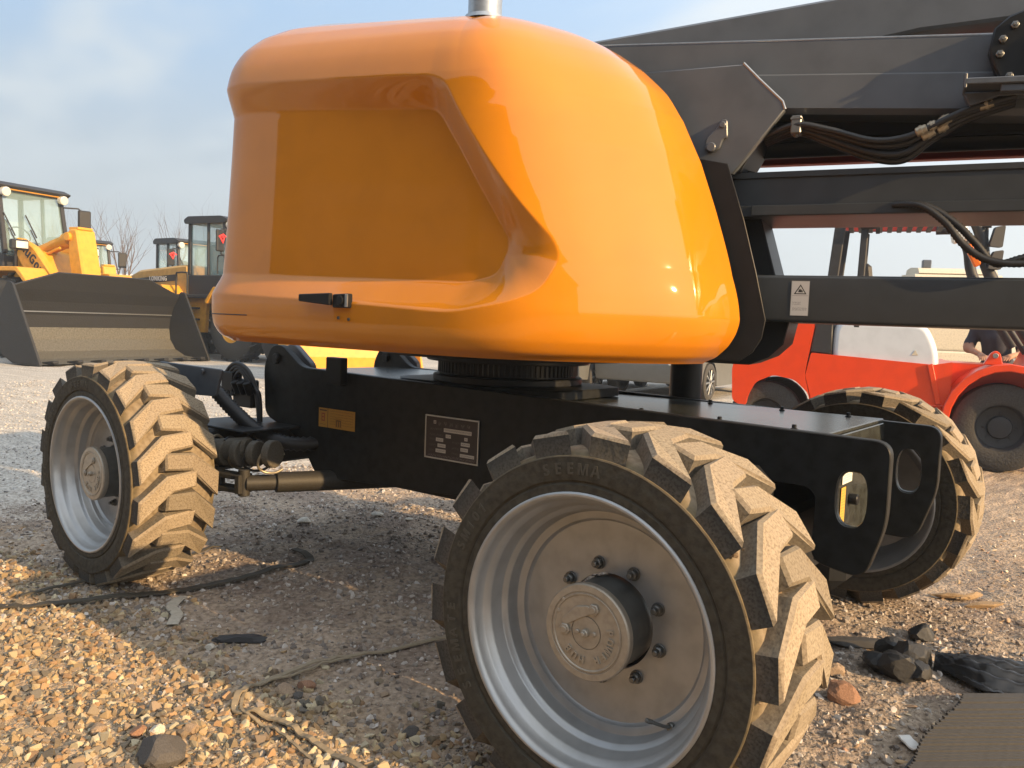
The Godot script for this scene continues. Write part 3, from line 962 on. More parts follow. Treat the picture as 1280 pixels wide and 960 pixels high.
func build_chassis(lift: Node3D, LW: Transform3D):
	var ch := part("chassis", lift, LW)
	# side plates, the near one with its notch, both with an oval hand hole
	var near := soft(P2([0.436, 0.905, 0.436, 0.66, 0.385, 0.490, 0.225, 0.515, 0.232, 0.742, -0.40, 0.742, -0.46, 0.49, -1.167, 0.49, -2.09, 0.445, -2.17, 0.55, -2.27, 0.63, -2.49, 0.70, -2.505, 0.95, -2.44, 1.052, -2.365, 1.054, -2.215, 0.955]), 0.05, 6)
	var b := Bd.new()
	b.prism(near, T3(0, 0, -0.95), 0.035, 0.003, [oval(0.334, 0.724, 0.046, 0.086, 28, 0.75)])
	obj("side_plate", b, M.chassis, ch)
	b = Bd.new()
	b.prism(soft(P2([0.436, 0.892, 0.436, 0.66, 0.375, 0.470, -1.167, 0.49, -2.09, 0.445, -2.17, 0.55, -2.27, 0.63, -2.49, 0.70, -2.505, 0.95, -2.44, 1.052, -2.365, 1.054, -2.215, 0.94]), 0.05, 6), T3(0, 0, -1.69), 0.035, 0.003, [oval(0.337, 0.720, 0.044, 0.083, 28, 0.75)])
	obj("side_plate", b, M.chassis, ch)
	for z in [-0.95, -1.69]:
		b = Bd.new()
		# bright ground edge of the plate end and of the hole
		var hole := oval(0.335, 0.722, 0.0455 if z > -1 else 0.0435, 0.0855 if z > -1 else 0.0825, 28, 0.75)
		var rp := []
		for p in hole: rp.append(Vector3(0.335 + (p.x - 0.335) * 1.28, 0.722 + (p.y - 0.722) * 1.13, z - 0.0175))
		rp.append(rp[0])
		b.tube(rp, 0.0165, 8, false)
		obj("hole_trim", b, M.topplate, ch)
	# top deck
	b = Bd.new()
	b.box(T3(-0.66, 0.898, -1.3375), Vector3(1.80, 0.014, 0.700), 0.003)
	obj("deck_plate", b, M.topplate, ch)
	b = Bd.new()
	b.box(T3(-1.95, 0.925, -1.3375), Vector3(0.80, 0.02, 0.70), 0.003)
	obj("deck_plate", b, M.topplate, ch)
	b = Bd.new()
	b.prism(soft(P2([-1.62, 0.30, -0.92, 0.30, -0.80, 0.22, -0.80, -0.22, -0.92, -0.30, -1.62, -0.30, -1.72, -0.2, -1.72, 0.2]), 0.03, 3), RT(Basis(Vector3.RIGHT, Vector3.FORWARD, Vector3.UP), 0, 0.945, -1.32), 0.035, 0.004)
	obj("slew_base_plate", b, M.chassis, ch)
	for p in [Vector2(0.13, -1.02), Vector2(-0.12, -1.02), Vector2(0.13, -1.62), Vector2(-0.42, -1.03), Vector2(-0.12, -1.62), Vector2(-0.42, -1.62)]:
		b = Bd.new()
		b.cyl(Vector3(p.x, 0.905, p.y), Vector3(p.x, 0.909, p.y), 0.011, 12, 0.001)
		b.cyl(Vector3(p.x, 0.909, p.y), Vector3(p.x, 0.921, p.y), 0.0075, 6, 0.002)
		obj("deck_bolt", b, M.black, ch)
	# cross walls between the plates
	b = Bd.new()
	b.box(T3(0.235, 0.70, -1.3375), Vector3(0.02, 0.38, 0.70), 0.003)
	obj("end_wall", b, M.topplate, ch)
	b = Bd.new()
	b.box(T3(-1.15, 0.47, -1.3375), Vector3(1.9, 0.02, 0.70), 0.003)
	obj("belly_plate", b, M.black, ch)
	b = Bd.new()
	b.box(T3(-2.05, 0.70, -1.3375), Vector3(0.03, 0.44, 0.70), 0.003)
	obj("front_wall", b, M.black, ch)
	# labels on the end wall, seen through the hand hole
	label_part(ch, "paper_label", RT(Basis(Vector3.UP, PI * 0.5), 0.2475, 0.775, -1.22), Vector2(0.11, 0.10), paper_image(false))
	label_part(ch, "paper_label", RT(Basis(Vector3.UP, PI * 0.5), 0.2475, 0.655, -1.185), Vector2(0.05, 0.12), paper_image(true))
	b = Bd.new()
	b.cyl(Vector3(0.245, 0.665, -1.27), Vector3(0.275, 0.665, -1.27), 0.018, 14)
	obj("plug", b, M.black, ch)
	# axle of the near rear wheel, seen in the notch
	b = Bd.new()
	b.cyl(Vector3(0, 0.487, -0.17), Vector3(0, 0.487, -0.95), 0.10, 24, 0.01)
	b.cyl(Vector3(0, 0.487, -1.69), Vector3(0, 0.487, -2.45), 0.10, 24, 0.01)
	b.box(T3(0, 0.50, -1.32), Vector3(0.24, 0.26, 0.7), 0.02)
	for q in [[-0.655, 0.48, 0.64], [-1.96, 0.40, 0.40]]:
		b.box(T3(0, q[1], q[0]), Vector3(0.26, q[2], 0.53), 0.05)  # unseen boxes added beside the axle, sized to block low sun on the ground
	obj("rear_axle_with_blockers", b, M.black, ch)
	# a post and small plates on the near top edge
	b = Bd.new()
	b.box(T3(-1.935, 0.955, -0.928), Vector3(0.105, 0.125, 0.042), 0.004)
	obj("stop_post", b, M.black, ch)
	# pins in the lugs
	for z in [-0.95, -1.69]:
		b = Bd.new()
		b.cyl(Vector3(-2.40, 0.985, z - 0.05), Vector3(-2.40, 0.985, z + 0.014), 0.026, 20)
		b.cyl(Vector3(-2.385, 0.985, z + 0.012), Vector3(-2.385, 0.985, z + 0.02), 0.012, 6)
		obj("lug_pin", b, M.black, ch)
		b = Bd.new()
		b.prism(soft(P2([-2.53, 0.80, -2.535, 0.95, -2.48, 1.045, -2.40, 1.06, -2.25, 0.955, -2.30, 0.80]), 0.04, 5), T3(0, 0, z - 0.10), 0.03, 0.004)
		obj("hinge_lug", b, M.plate, ch)
	# name plate and sticker
	label_part(ch, "name_plate", T3(-1.2415, 0.7195, -0.9465), Vector2(0.285, 0.174), name_plate_image())
	b = Bd.new()
	for q in [[0, 0.088, 0.293, 0.006], [0, -0.088, 0.293, 0.006], [-0.1435, 0, 0.006, 0.170], [0.1435, 0, 0.006, 0.170]]:
		b.box(T3(-1.2415 + q[0], 0.7195 + q[1], -0.9455), Vector3(q[2], q[3], 0.006), 0.001)
	obj("plate_frame", b, M.bare, ch)
	label_part(ch, "yellow_sticker", T3(-1.947, 0.731, -0.9465), Vector2(0.25, 0.090), sticker_image())
	# pole between deck and turntable
	b = Bd.new()
	b.cyl(Vector3(-0.62, 0.55, -1.80), Vector3(-0.62, 1.12, -1.80), 0.070, 28, 0.004)
	obj("lock_cylinder", b, M.black, ch)
	# slewing ring with teeth
	b = Bd.new()
	b.cyl(PIVOT + Vector3(0, 0.946, 0), PIVOT + Vector3(0, 0.975, 0), 0.33, 64, 0.004)
	b.cyl(PIVOT + Vector3(0, 0.975, 0), PIVOT + Vector3(0, 1.055, 0), 0.304, 64, 0.004)
	for k in 84:
		var a := TAU * k / 84.0
		b.box(Transform3D(Basis(Vector3.UP, -a), PIVOT + Vector3(cos(a) * 0.298, 1.014, sin(a) * 0.298)), Vector3(0.024, 0.062, 0.0125), 0.003)
	obj("slewing_ring", b, M.black, lift, LW)
	build_front_axle(lift, LW)

func build_front_axle(lift: Node3D, LW: Transform3D):
	var ax := part("front_axle", lift, LW)
	var b := Bd.new()
	b.box(T3(-2.55, 0.56, -1.25), Vector3(0.26, 0.20, 1.35), 0.012)
	obj("axle_beam", b, M.black, ax)
	b = Bd.new()
	b.box(T3(-2.46, 0.665, -0.80), Vector3(0.50, 0.012, 0.34), 0.003)
	obj("axle_plate", b, M.black, ax)
	# steering knuckle and drive casting
	b = Bd.new()
	b.cyl(Vector3(-2.56, 0.50, -0.40), Vector3(-2.56, 0.50, -0.66), 0.15, 24, 0.02)
	b.cyl(Vector3(-2.50, 0.55, -0.55), Vector3(-2.20, 0.59, -0.66), 0.055, 18, 0.01)
	for k in 5:
		var t := k / 4.0
		b.cyl(Vector3(-2.42 + 0.36 * t, 0.555 + 0.03 * t, -0.58 - 0.08 * t), Vector3(-2.385 + 0.36 * t, 0.557 + 0.03 * t, -0.59 - 0.08 * t), 0.062 - 0.004 * (k % 2), 16, 0.004)
	obj("drive_casting", b, M.cast, ax)
	b = Bd.new()
	for s in [-1, 1]: b.box(Transform3D(Basis(Vector3.UP, 0.2), Vector3(-2.27, 0.445 + 0.03 * s, -0.58)), Vector3(0.24, 0.022, 0.075), 0.004)
	b.box(Transform3D(Basis(Vector3.UP, 0.2), Vector3(-2.375, 0.445, -0.56)), Vector3(0.05, 0.075, 0.08), 0.004)
	b.box(Transform3D(Basis(Vector3.UP, 0.2), Vector3(-2.16, 0.445, -0.60)), Vector3(0.03, 0.085, 0.085), 0.004)
	b.cyl(Vector3(-2.30, 0.395, -0.575), Vector3(-2.30, 0.50, -0.575), 0.022, 14)
	obj("steering_clevis", b, M.shaded_cast, ax)
	b = Bd.new()
	b.cyl(Vector3(-2.15, 0.447, -0.602), Vector3(-1.98, 0.440, -0.95), 0.036, 20)
	b.cyl(Vector3(-2.09, 0.445, -0.72), Vector3(-1.85, 0.434, -1.25), 0.047, 20)
	b.cyl(Vector3(-2.155, 0.39, -0.60), Vector3(-2.155, 0.51, -0.60), 0.026, 14)
	obj("steering_cylinder", b, M.shaded_cast, ax)
	# pale wires tied round the casting
	for k in 5:
		b = Bd.new()
		var x := -2.40 + 0.085 * k
		var pts := []
		for i in 13:
			var a := TAU * i / 12.0 * 0.85 + k
			pts.append(Vector3(x + 0.02 * sin(a * 2.0), 0.565 + 0.068 * sin(a), -0.615 - 0.015 * k + 0.068 * cos(a)))
		b.tube(curve(pts, 3), 0.006, 6)
		obj("wire_loop", b, M.fitting if k % 2 == 0 else M.hose, ax)
	# bracket plate above the near front wheel
	b = Bd.new()
	b.prism(soft(P2([-0.26, -0.05, -0.20, -0.085, 0.135, -0.078, 0.175, 0.045, -0.26, 0.058]), 0.018, 4), Transform3D(Basis(Vector3.UP, 0.12), Vector3(-2.42, 0.905, -0.52)), 0.012, 0.003)
	b.cyl(Vector3(-2.36, 0.935, -0.524), Vector3(-2.36, 0.935, -0.512), 0.012, 8)
	obj("sensor_bracket", b, M.plate, ax)
	# corrugated hose
	b = Bd.new()
	var path := curve([Vector3(-2.62, 0.91, -0.60), Vector3(-2.58, 0.845, -0.70), Vector3(-2.46, 0.735, -0.75), Vector3(-2.30, 0.645, -0.78), Vector3(-2.16, 0.600, -0.86), Vector3(-2.05, 0.60, -1.10)], 18)
	var rr := []
	for i in path.size(): rr.append(0.036 if i % 2 == 0 else 0.029)
	b.tube(path, rr, 14)
	obj("corrugated_hose", b, M.hose, ax)
	for k in 4:
		b = Bd.new()
		var o := 0.03 * k
		b.tube(curve([Vector3(-2.72 + o, 0.76 + o * 0.4, -0.88), Vector3(-2.74 + o, 0.87, -0.885), Vector3(-2.66 + o * 0.7, 0.945 - o * 0.4, -0.89), Vector3(-2.555 + o * 0.3, 0.915 - o, -0.895), Vector3(-2.49 + o * 0.2, 0.80, -0.90), Vector3(-2.455, 0.60, -0.90)], 8), 0.012, 8)
		obj("hydraulic_hose", b, M.hose, ax)
	b = Bd.new()
	b.box(T3(-2.70, 0.855, -0.90), Vector3(0.10, 0.10, 0.06), 0.006)
	for k in 3: b.cyl(Vector3(-2.62 + 0.05 * k, 0.80, -0.885), Vector3(-2.62 + 0.05 * k, 0.86, -0.86), 0.020, 8)
	b.box(T3(-2.60, 0.80, -0.915), Vector3(0.16, 0.14, 0.05), 0.008)
	obj("valve_block", b, M.black, ax)
	b = Bd.new()
	b.box(T3(-2.775, 0.845, -0.905), Vector3(0.085, 0.115, 0.012), 0.003)
	obj("valve_cover", b, M.white, ax)

func label_part(parent: Node, called: String, f: Transform3D, size: Vector2, im: Image) -> MeshInstance3D:
	var q := BoxMesh.new()
	q.size = Vector3(size.x, size.y, 0.002)
	var m := StandardMaterial3D.new()
	m.albedo_texture = ImageTexture.create_from_image(im)
	m.roughness = 0.45
	var o := MeshInstance3D.new()
	o.name = called
	var qm := QuadMesh.new()
	qm.size = size
	o.mesh = qm
	o.material_override = m
	parent.add_child(o, true)
	o.transform = f * T3(0, 0, 0.0015)
	return o

func scribble(im: Image, r: Rect2i, c: Color, step: int, hgt: int, seed_: int):
	var g := RandomNumberGenerator.new()
	g.seed = seed_
	var y := r.position.y
	while y + hgt <= r.end.y:
		var x := r.position.x
		while x < r.end.x - 3:
			var w := g.randi_range(2, 5)
			for k in 3: im.fill_rect(Rect2i(x + g.randi_range(0, 2), y + g.randi_range(0, max(hgt - 2, 1)), w if k % 2 == 0 else 1, 1 if k % 2 == 0 else max(hgt - 2, 1)), c)
			x += w + g.randi_range(1, 3)
		y += step

func name_plate_image() -> Image:
	var im := Image.create(456, 280, false, Image.FORMAT_RGB8)
	im.fill(lin(0.022, 0.012, 0.012))
	var s := lin(0.30, 0.27, 0.24)
	var wht := lin(0.50, 0.46, 0.40)
	im.fill_rect(Rect2i(68, 28, 22, 22), wht); im.fill_rect(Rect2i(72, 32, 14, 5), lin(0.03, 0.02, 0.02)); im.fill_rect(Rect2i(72, 41, 14, 5), lin(0.03, 0.02, 0.02))
	for k in 6: scribble(im, Rect2i(110 + k * 50, 30, 26, 18), s, 18, 18, 40 + k)
	var g := 0
	for r in [[160, 72, 240, 26], [178, 112, 46, 24], [340, 116, 28, 22], [92, 142, 66, 24], [312, 150, 76, 24], [108, 180, 72, 24], [310, 186, 64, 24], [92, 216, 90, 24], [306, 226, 122, 22]]:
		im.fill_rect(Rect2i(r[0], r[1], r[2], r[3]), wht)
		scribble(im, Rect2i(r[0] + 8, r[1] + 7, r[2] - 14, 11), lin(0.04, 0.035, 0.03), 20, 9, 60 + g)
		g += 1
	for r in [[36, 76, 110], [36, 116, 120], [36, 146, 48], [236, 152, 66], [36, 184, 60], [236, 190, 60], [36, 220, 48], [236, 226, 60]]:
		scribble(im, Rect2i(r[0], r[1], r[2], 12), s * 0.7, 20, 12, 80 + g); g += 1
	scribble(im, Rect2i(24, 254, 410, 14), s, 20, 13, 99)
	return im

func sticker_image() -> Image:
	var im := Image.create(250, 90, false, Image.FORMAT_RGB8)
	im.fill(lin(0.46, 0.235, 0.03))
	im.fill_rect(Rect2i(62, 0, 3, 90), lin(0.05, 0.03, 0.01))
	im.fill_rect(Rect2i(6, 8, 50, 6), lin(0.08, 0.04, 0.02))
	for k in 3: im.fill_rect(Rect2i(22, 24 + k * 16, 20, 5), lin(0.30, 0.05, 0.02))
	im.fill_rect(Rect2i(20, 24, 5, 38), lin(0.28, 0.05, 0.02)); im.fill_rect(Rect2i(38, 24, 5, 38), lin(0.28, 0.05, 0.02))
	scribble(im, Rect2i(8, 74, 46, 8), lin(0.1, 0.05, 0.02), 10, 5, 3)
	scribble(im, Rect2i(80, 8, 160, 74), lin(0.22, 0.10, 0.015), 12, 6, 5)
	im.fill_rect(Rect2i(116, 40, 44, 44), lin(0.36, 0.17, 0.02)); 
	im.fill_rect(Rect2i(124, 50, 28, 4), lin(0.06, 0.03, 0.01)); im.fill_rect(Rect2i(124, 50, 4, 30), lin(0.06, 0.03, 0.01)); im.fill_rect(Rect2i(138, 56, 4, 24), lin(0.06, 0.03, 0.01)); im.fill_rect(Rect2i(150, 50, 4, 30), lin(0.06, 0.03, 0.01))
	return im

func paper_image(yel: bool) -> Image:
	var im := Image.create(120, 160, false, Image.FORMAT_RGB8)
	im.fill(lin(0.62, 0.36, 0.05) if yel else lin(0.66, 0.68, 0.60))
	scribble(im, Rect2i(10, 10, 100, 140), lin(0.08, 0.08, 0.08), 13, 6, 7 if yel else 8)
	return im

func warning_image() -> Image:
	var im := Image.create(110, 220, false, Image.FORMAT_RGB8)
	im.fill(lin(0.40, 0.40, 0.40))
	for x in 110:
		for y in 220:
			if (x < 3 or x > 106 or y < 3 or y > 216): im.set_pixel(x, y, lin(0.22, 0.22, 0.22))
	# triangle with a crushed hand
	for y in range(22, 84):
		var hw := (y - 22) * 0.62
		for x in range(int(55 - hw), int(55 + hw) + 1):
			var edge: bool = absf(x - 55) > hw - 6.5 or y > 77
			im.set_pixel(clampi(x, 0, 109), y, lin(0.02, 0.02, 0.02) if edge else lin(0.42, 0.42, 0.41))
	for s in [[46, 58, 18, 8], [50, 50, 5, 12], [57, 52, 4, 10], [42, 66, 30, 6], [62, 60, 8, 4], [44, 54, 4, 8]]: im.fill_rect(Rect2i(s[0], s[1], s[2], s[3]), lin(0.02, 0.02, 0.02))
	im.fill_rect(Rect2i(6, 92, 98, 2), lin(0.15, 0.15, 0.15))
	scribble(im, Rect2i(12, 132, 50, 22), lin(0.06, 0.06, 0.06), 11, 7, 17)
	scribble(im, Rect2i(12, 168, 88, 26), lin(0.06, 0.06, 0.06), 11, 7, 19)
	return im

func build_turret(lift: Node3D, LT: Transform3D):
	# ---- hood
	var hb := hood_mesh()
	var hood := obj("engine_hood", hb, M.orange, lift, LT)
	var b := Bd.new()
	var LF := RT(Basis(Vector3.UP, -0.1635), -0.264, 1.262, 0.884)
	# latch handle: recessed cup, lock barrel, grip
	b.prism(soft(P2([-0.02, -0.026, 0.062, -0.026, 0.062, 0.026, -0.02, 0.022]), 0.008, 4), LF * T3(0, 0, 0.012), 0.02, 0.003)
	b.prism(soft(P2([-0.165, -0.010, 0.0, -0.022, 0.0, 0.022, -0.165, 0.016]), 0.006, 4), LF * T3(-0.02, 0.004, 0.026), 0.016, 0.003)
	b.cyl(LF * Vector3(0.024, 0, 0.01), LF * Vector3(0.024, 0, 0.020), 0.017, 16, 0.002)
	obj("latch_handle", b, M.black, hood)
	b = Bd.new()
	b.box(LF * T3(0.053, 0, 0.0125), Vector3(0.014, 0.046, 0.006), 0.002)
	obj("latch_plate", b, M.bare, hood)
	for p in [Vector2(0.0, -0.062), Vector2(0.052, -0.066)]:
		b = Bd.new()
		b.cyl(LF * Vector3(p.x, p.y, -0.004), LF * Vector3(p.x, p.y, 0.0015), 0.006, 10, 0.001)
		obj("screw_hole", b, M.dark, hood)
	b = Bd.new()
	var sm := []
	for k in [Vector2(-1.12, 0.36), Vector2(-1.132, 0.46), Vector2(-1.125, 0.57), Vector2(-1.09, 0.665), Vector2(-0.99, 0.722), Vector2(-0.80, 0.768)]: sm.append(Vector3(k.x, 1.196, k.y))
	b.tube(curve(sm, 16), 0.0022, 6)
	obj("parting_seam", b, M.dark, hood)
	# chrome exhaust stack through the top
	b = Bd.new()
	b.lathe([Vector2(0, 0.0605), Vector2(0.5, 0.0605), Vector2(0.5, 0.056), Vector2(0.0, 0.056)], RT(Basis(Vector3.RIGHT, Vector3.FORWARD, Vector3.UP), 0.150, 2.16, 0.62), 32)
	b.lathe([Vector2(0, 0.075), Vector2(0.014, 0.072), Vector2(0.016, 0.062)], RT(Basis(Vector3.RIGHT, Vector3.FORWARD, Vector3.UP), 0.150, 2.275, 0.62), 32)
	obj("exhaust_stack", b, M.bare, lift, LT)
	# turntable deck under the hood
	b = Bd.new()
	b.cyl(Vector3(0, 1.060, 0), Vector3(0, 1.088, 0), 0.56, 56)
	b.cyl(Vector3(0, 1.035, 0), Vector3(0, 1.06, 0), 0.36, 48)
	obj("turntable_deck", b, M.black, lift, LT)
	# far side hood, mirrored shape, simple
	b = Bd.new()
	b.prism(soft(P2([-0.80, 1.10, 0.70, 1.10, 0.74, 1.3, 0.50, 1.85, -0.70, 1.85, -0.8, 1.6]), 0.12, 6), T3(0, 0, -0.40), 0.5, 0.02)
	obj("far_hood", b, M.orange, lift, LT)
	# ---- upright side plates of the turntable
	b = Bd.new()
	b.prism(P2([0.30, 1.10, 1.055, 1.100, 1.10, 1.135, 1.128, 1.185, 1.138, 1.251, 1.096, 1.418, 1.044, 1.60, 0.975, 1.80, 0.30, 1.95]), T3(0, 0, 0.30), 0.008, 0.002)
	obj("upright_plate", b, M.black, lift, LT)
	b = Bd.new()
	b.prism(P2([0.30, 1.083, 1.060, 1.083, 1.13, 1.115, 1.180, 1.165, 1.196, 1.247, 1.133, 1.431, 1.075, 1.622, 1.04, 1.80, 0.30, 1.95]), T3(0, 0, 0.12), 0.28, 0.004)
	obj("upright_plate", b, M.black, lift, LT)
	# ---- main boom, a box of folded plate with a lap seam along its side
	var ax := Vector3(1.0, -0.075, 0).normalized()
	var up := Vector3(0.075, 1.0, 0).normalized()
	var boom := part("main_boom", lift, LT)
	b = Bd.new()
	b.prism(P2([0.190, 0.0, 0.20, -0.010, 0.20, -0.122, 0.206, -0.128, 0.206, -0.240, 0.188, -0.258, -0.26, -0.258, -0.28, -0.24, -0.28, -0.01, -0.27, 0.0]), Transform3D(Basis(Vector3(0, 0, 1), up, -ax), Vector3(-0.4, 2.36, 0)), 4.2, 0.0)
	obj("boom_tube", b, M.grey, boom)
	b = Bd.new()
	b.box(Transform3D(Basis(ax, up, Vector3(0, 0, 1)), Vector3(1.45, 2.2165, 0.20)), Vector3(2.4, 0.006, 0.004), 0.001)
	obj("weld_bead", b, M.bare, boom)
	# gusset plate at the knuckle
	b = Bd.new()
	b.prism(P2([1.003, 2.156, 1.143, 2.014, 1.151, 1.985, 0.986, 1.773, 0.60, 1.775, 0.60, 2.16]), T3(0, 0, 0.25), 0.03, 0.004)
	obj("gusset_plate", b, M.grey, boom)
	b = Bd.new()
	b.prism(P2([1.003, 2.10, 1.10, 1.99, 1.10, 1.955, 1.003, 1.782, 0.60, 1.782, 0.60, 2.10]), T3(0, 0, 0.2199), 0.24, 0.004)
	obj("gusset_plate", b, M.black, boom)
	b = Bd.new()
	b.tube([Vector3(1.001, 2.160, 0.246), Vector3(1.06, 2.098, 0.247), Vector3(1.143, 2.016, 0.247), Vector3(1.153, 1.988, 0.247)], 0.005, 8)
	obj("weld_bead", b, M.bare, boom)
	# small hooked eye welded on the gusset
	b = Bd.new()
	b.prism(soft(P2([0.935, 1.965, 0.957, 1.965, 0.962, 1.90, 0.945, 1.895, 0.935, 1.862, 0.905, 1.848, 0.880, 1.86, 0.885, 1.90, 0.92, 1.935]), 0.010, 4), T3(0, 0, 0.262), 0.014, 0.003)
	b.cyl(Vector3(0.942, 1.945, 0.25), Vector3(0.942, 1.945, 0.268), 0.012, 12)
	b.cyl(Vector3(0.905, 1.868, 0.25), Vector3(0.905, 1.868, 0.27), 0.017, 14)
	obj("lifting_eye", b, M.grey, boom)
	# ---- upper boom folded on top, sloping up to the right
	b = Bd.new()
	b.prism(P2([-0.40, 2.32, 0.337, 2.366, 1.227, 2.420, 3.4, 2.552, 3.4, 2.33, 1.561, 2.276, 1.0, 2.20, -0.4, 2.16]), T3(0, 0, 0.05), 0.30, 0.01)
	obj("upper_boom", b, M.grey, lift, LT)
	b = Bd.new()
	b.box(Transform3D(Basis(Vector3.BACK, 0.03), Vector3(2.2, 2.235, -0.10)), Vector3(2.2, 0.05, 0.10), 0.006)
	obj("boom_cylinder_cover", b, M.red, lift, LT)
	# ---- dark cylinder and inner frame below the main boom
	b = Bd.new()
	b.box(Transform3D(Basis(Vector3.BACK, -0.02), Vector3(2.0, 1.94, -0.02)), Vector3(2.4, 0.085, 0.20), 0.01)
	b.cyl(Vector3(0.7, 1.915, 0.0), Vector3(3.2, 1.90, 0.0), 0.045, 24)
	obj("tilt_cylinder", b, M.black, lift, LT)
	b = Bd.new()
	b.box(Transform3D(Basis(Vector3.BACK, -0.005), Vector3(2.2, 1.888, -0.22)), Vector3(2.8, 0.026, 0.05), 0.004)
	obj("link_rail", b, M.red, lift, LT)
	# ---- lower parallel arms
	var arm := part("upper_parallel_arm", lift, LT)
	b = Bd.new()
	b.prism(P2([0.196, 1.7835, 0.196, 1.764, 0.188, 1.760, 0.188, 1.666, 0.20, 1.662, 0.20, 1.626, -0.18, 1.626, -0.20, 1.64, -0.20, 1.77, -0.18, 1.7835]), Transform3D(Basis(Vector3(0, 0, 1), Vector3.UP, Vector3(-1, 0, 0)), Vector3(0.75, 0, 0)), 2.6, 0.0)
	obj("arm_tube", b, M.arm, arm)
	b = Bd.new()
	b.box(T3(2.05, 1.645, 0.204), Vector3(2.0, 0.036, 0.008), 0.002)
	obj("arm_flange", b, M.arm, arm)
	var low := part("lower_parallel_arm", lift, LT)
	b = Bd.new()
	b.prism(soft(P2([0.20, 1.415, 0.20, 1.248, -0.20, 1.248, -0.20, 1.415]), 0.012, 3), Transform3D(Basis(Vector3(0, 0, 1), Vector3.UP, Vector3(-1, 0, 0)), Vector3(0.75, 0, 0)), 2.6, 0.0)
	obj("arm_tube", b, M.arm, low)
	label_part(low, "warning_label", T3(1.237, 1.333, 0.2005), Vector2(0.062, 0.124), warning_image())
	# ---- end bracket: eight-sided cheek with bolts, and a tray
	var br := part("knuckle_bracket", lift, LT)
	b = Bd.new()
	b.prism(P2([1.764, 2.123, 1.774, 2.188, 1.813, 2.222, 1.90, 2.255, 2.10, 2.255, 2.10, 2.003, 1.813, 2.003, 1.783, 2.065]), T3(0, 0, 0.27), 0.05, 0.006)
	obj("cheek_plate", b, M.black, br)
	b = Bd.new()
	b.prism(P2([1.862, 2.118, 1.895, 2.165, 2.1, 2.165, 2.1, 2.06, 1.88, 2.06]), T3(0, 0, 0.282), 0.012, 0.003)
	obj("cheek_cover", b, M.plate, br)
	for p in [Vector2(1.795, 2.105), Vector2(1.825, 2.035), Vector2(1.83, 2.19), Vector2(1.80, 2.15)]:
		b = Bd.new()
		b.cyl(Vector3(p.x, p.y, 0.27), Vector3(p.x, p.y, 0.282), 0.012, 6, 0.002)
		b.cyl(Vector3(p.x, p.y, 0.282), Vector3(p.x, p.y, 0.29), 0.006, 10, 0.001)
		obj("bolt", b, M.nut, br)
	b = Bd.new()
	b.box(Transform3D(Basis(Vector3.BACK, -0.04), Vector3(1.95, 2.0, 0.30)), Vector3(0.50, 0.02, 0.10), 0.003)
	b.box(T3(1.703, 2.012, 0.30), Vector3(0.008, 0.045, 0.10), 0.002)
	b.box(Transform3D(Basis(Vector3.BACK, -0.04), Vector3(1.98, 1.978, 0.33)), Vector3(0.36, 0.022, 0.02), 0.002)
	b.prism(P2([1.705, 1.99, 1.722, 1.95, 1.80, 1.976, 2.1, 1.97, 2.1, 1.99]), T3(0, 0, 0.28), 0.06, 0.002)
	obj("hose_tray", b, M.plate, br)
	# ---- hoses drooping below the main boom, with brass fittings and a clamp
	b = Bd.new()
	b.box(T3(1.192, 1.935, 0.22), Vector3(0.036, 0.062, 0.05), 0.004)
	b.box(T3(1.192, 1.955, 0.22), Vector3(0.04, 0.006, 0.054), 0.001)
	b.cyl(Vector3(1.192, 1.895, 0.22), Vector3(1.192, 1.91, 0.22), 0.009, 8)
	obj("hose_clamp", b, M.nut, boom)
	var runs := [[0.0, 0.0, 0.235, 0.011], [-0.012, 0.018, 0.215, 0.011], [-0.034, 0.05, 0.20, 0.013], [-0.048, 0.075, 0.18, 0.013]]
	for r in runs:
		var d: float = r[0]
		var s: float = r[1]
		b = Bd.new()
		b.tube(curve([Vector3(1.08, 1.905 + d * 0.2, r[2] - 0.03), Vector3(1.19, 1.935 + d * 0.3, r[2]), Vector3(1.30, 1.912 + d * 0.7, r[2]), Vector3(1.44, 1.868 + d, r[2]), Vector3(1.54, 1.872 + d - s * 0.2, r[2]), Vector3(1.62, 1.902 + d * 0.7, r[2] + 0.01), Vector3(1.72, 1.945 + d * 0.4, r[2] + 0.02), Vector3(1.85, 1.975 + d * 0.2, r[2] + 0.03)], 8), r[3], 10)
		obj("hydraulic_hose", b, M.hose, boom)
	for r in [[1.572, 1.884, 1.605, 1.897, 0.238], [1.608, 1.898, 1.632, 1.909, 0.238], [1.64, 1.912, 1.672, 1.927, 0.238], [1.59, 1.872, 1.628, 1.89, 0.222], [1.635, 1.893, 1.665, 1.908, 0.222], [1.75, 1.952, 1.79, 1.964, 0.252]]:
		b = Bd.new()
		b.cyl(Vector3(r[0], r[1], r[4]), Vector3(r[2], r[3], r[4] + 0.004), 0.0155, 8, 0.003)
		b.cyl(Vector3(lerpf(r[0], r[2], 0.35), lerpf(r[1], r[3], 0.35), r[4]), Vector3(lerpf(r[0], r[2], 0.65), lerpf(r[1], r[3], 0.65), r[4] + 0.002), 0.0185, 6, 0.002)
		obj("hose_fitting", b, M.fitting, boom)
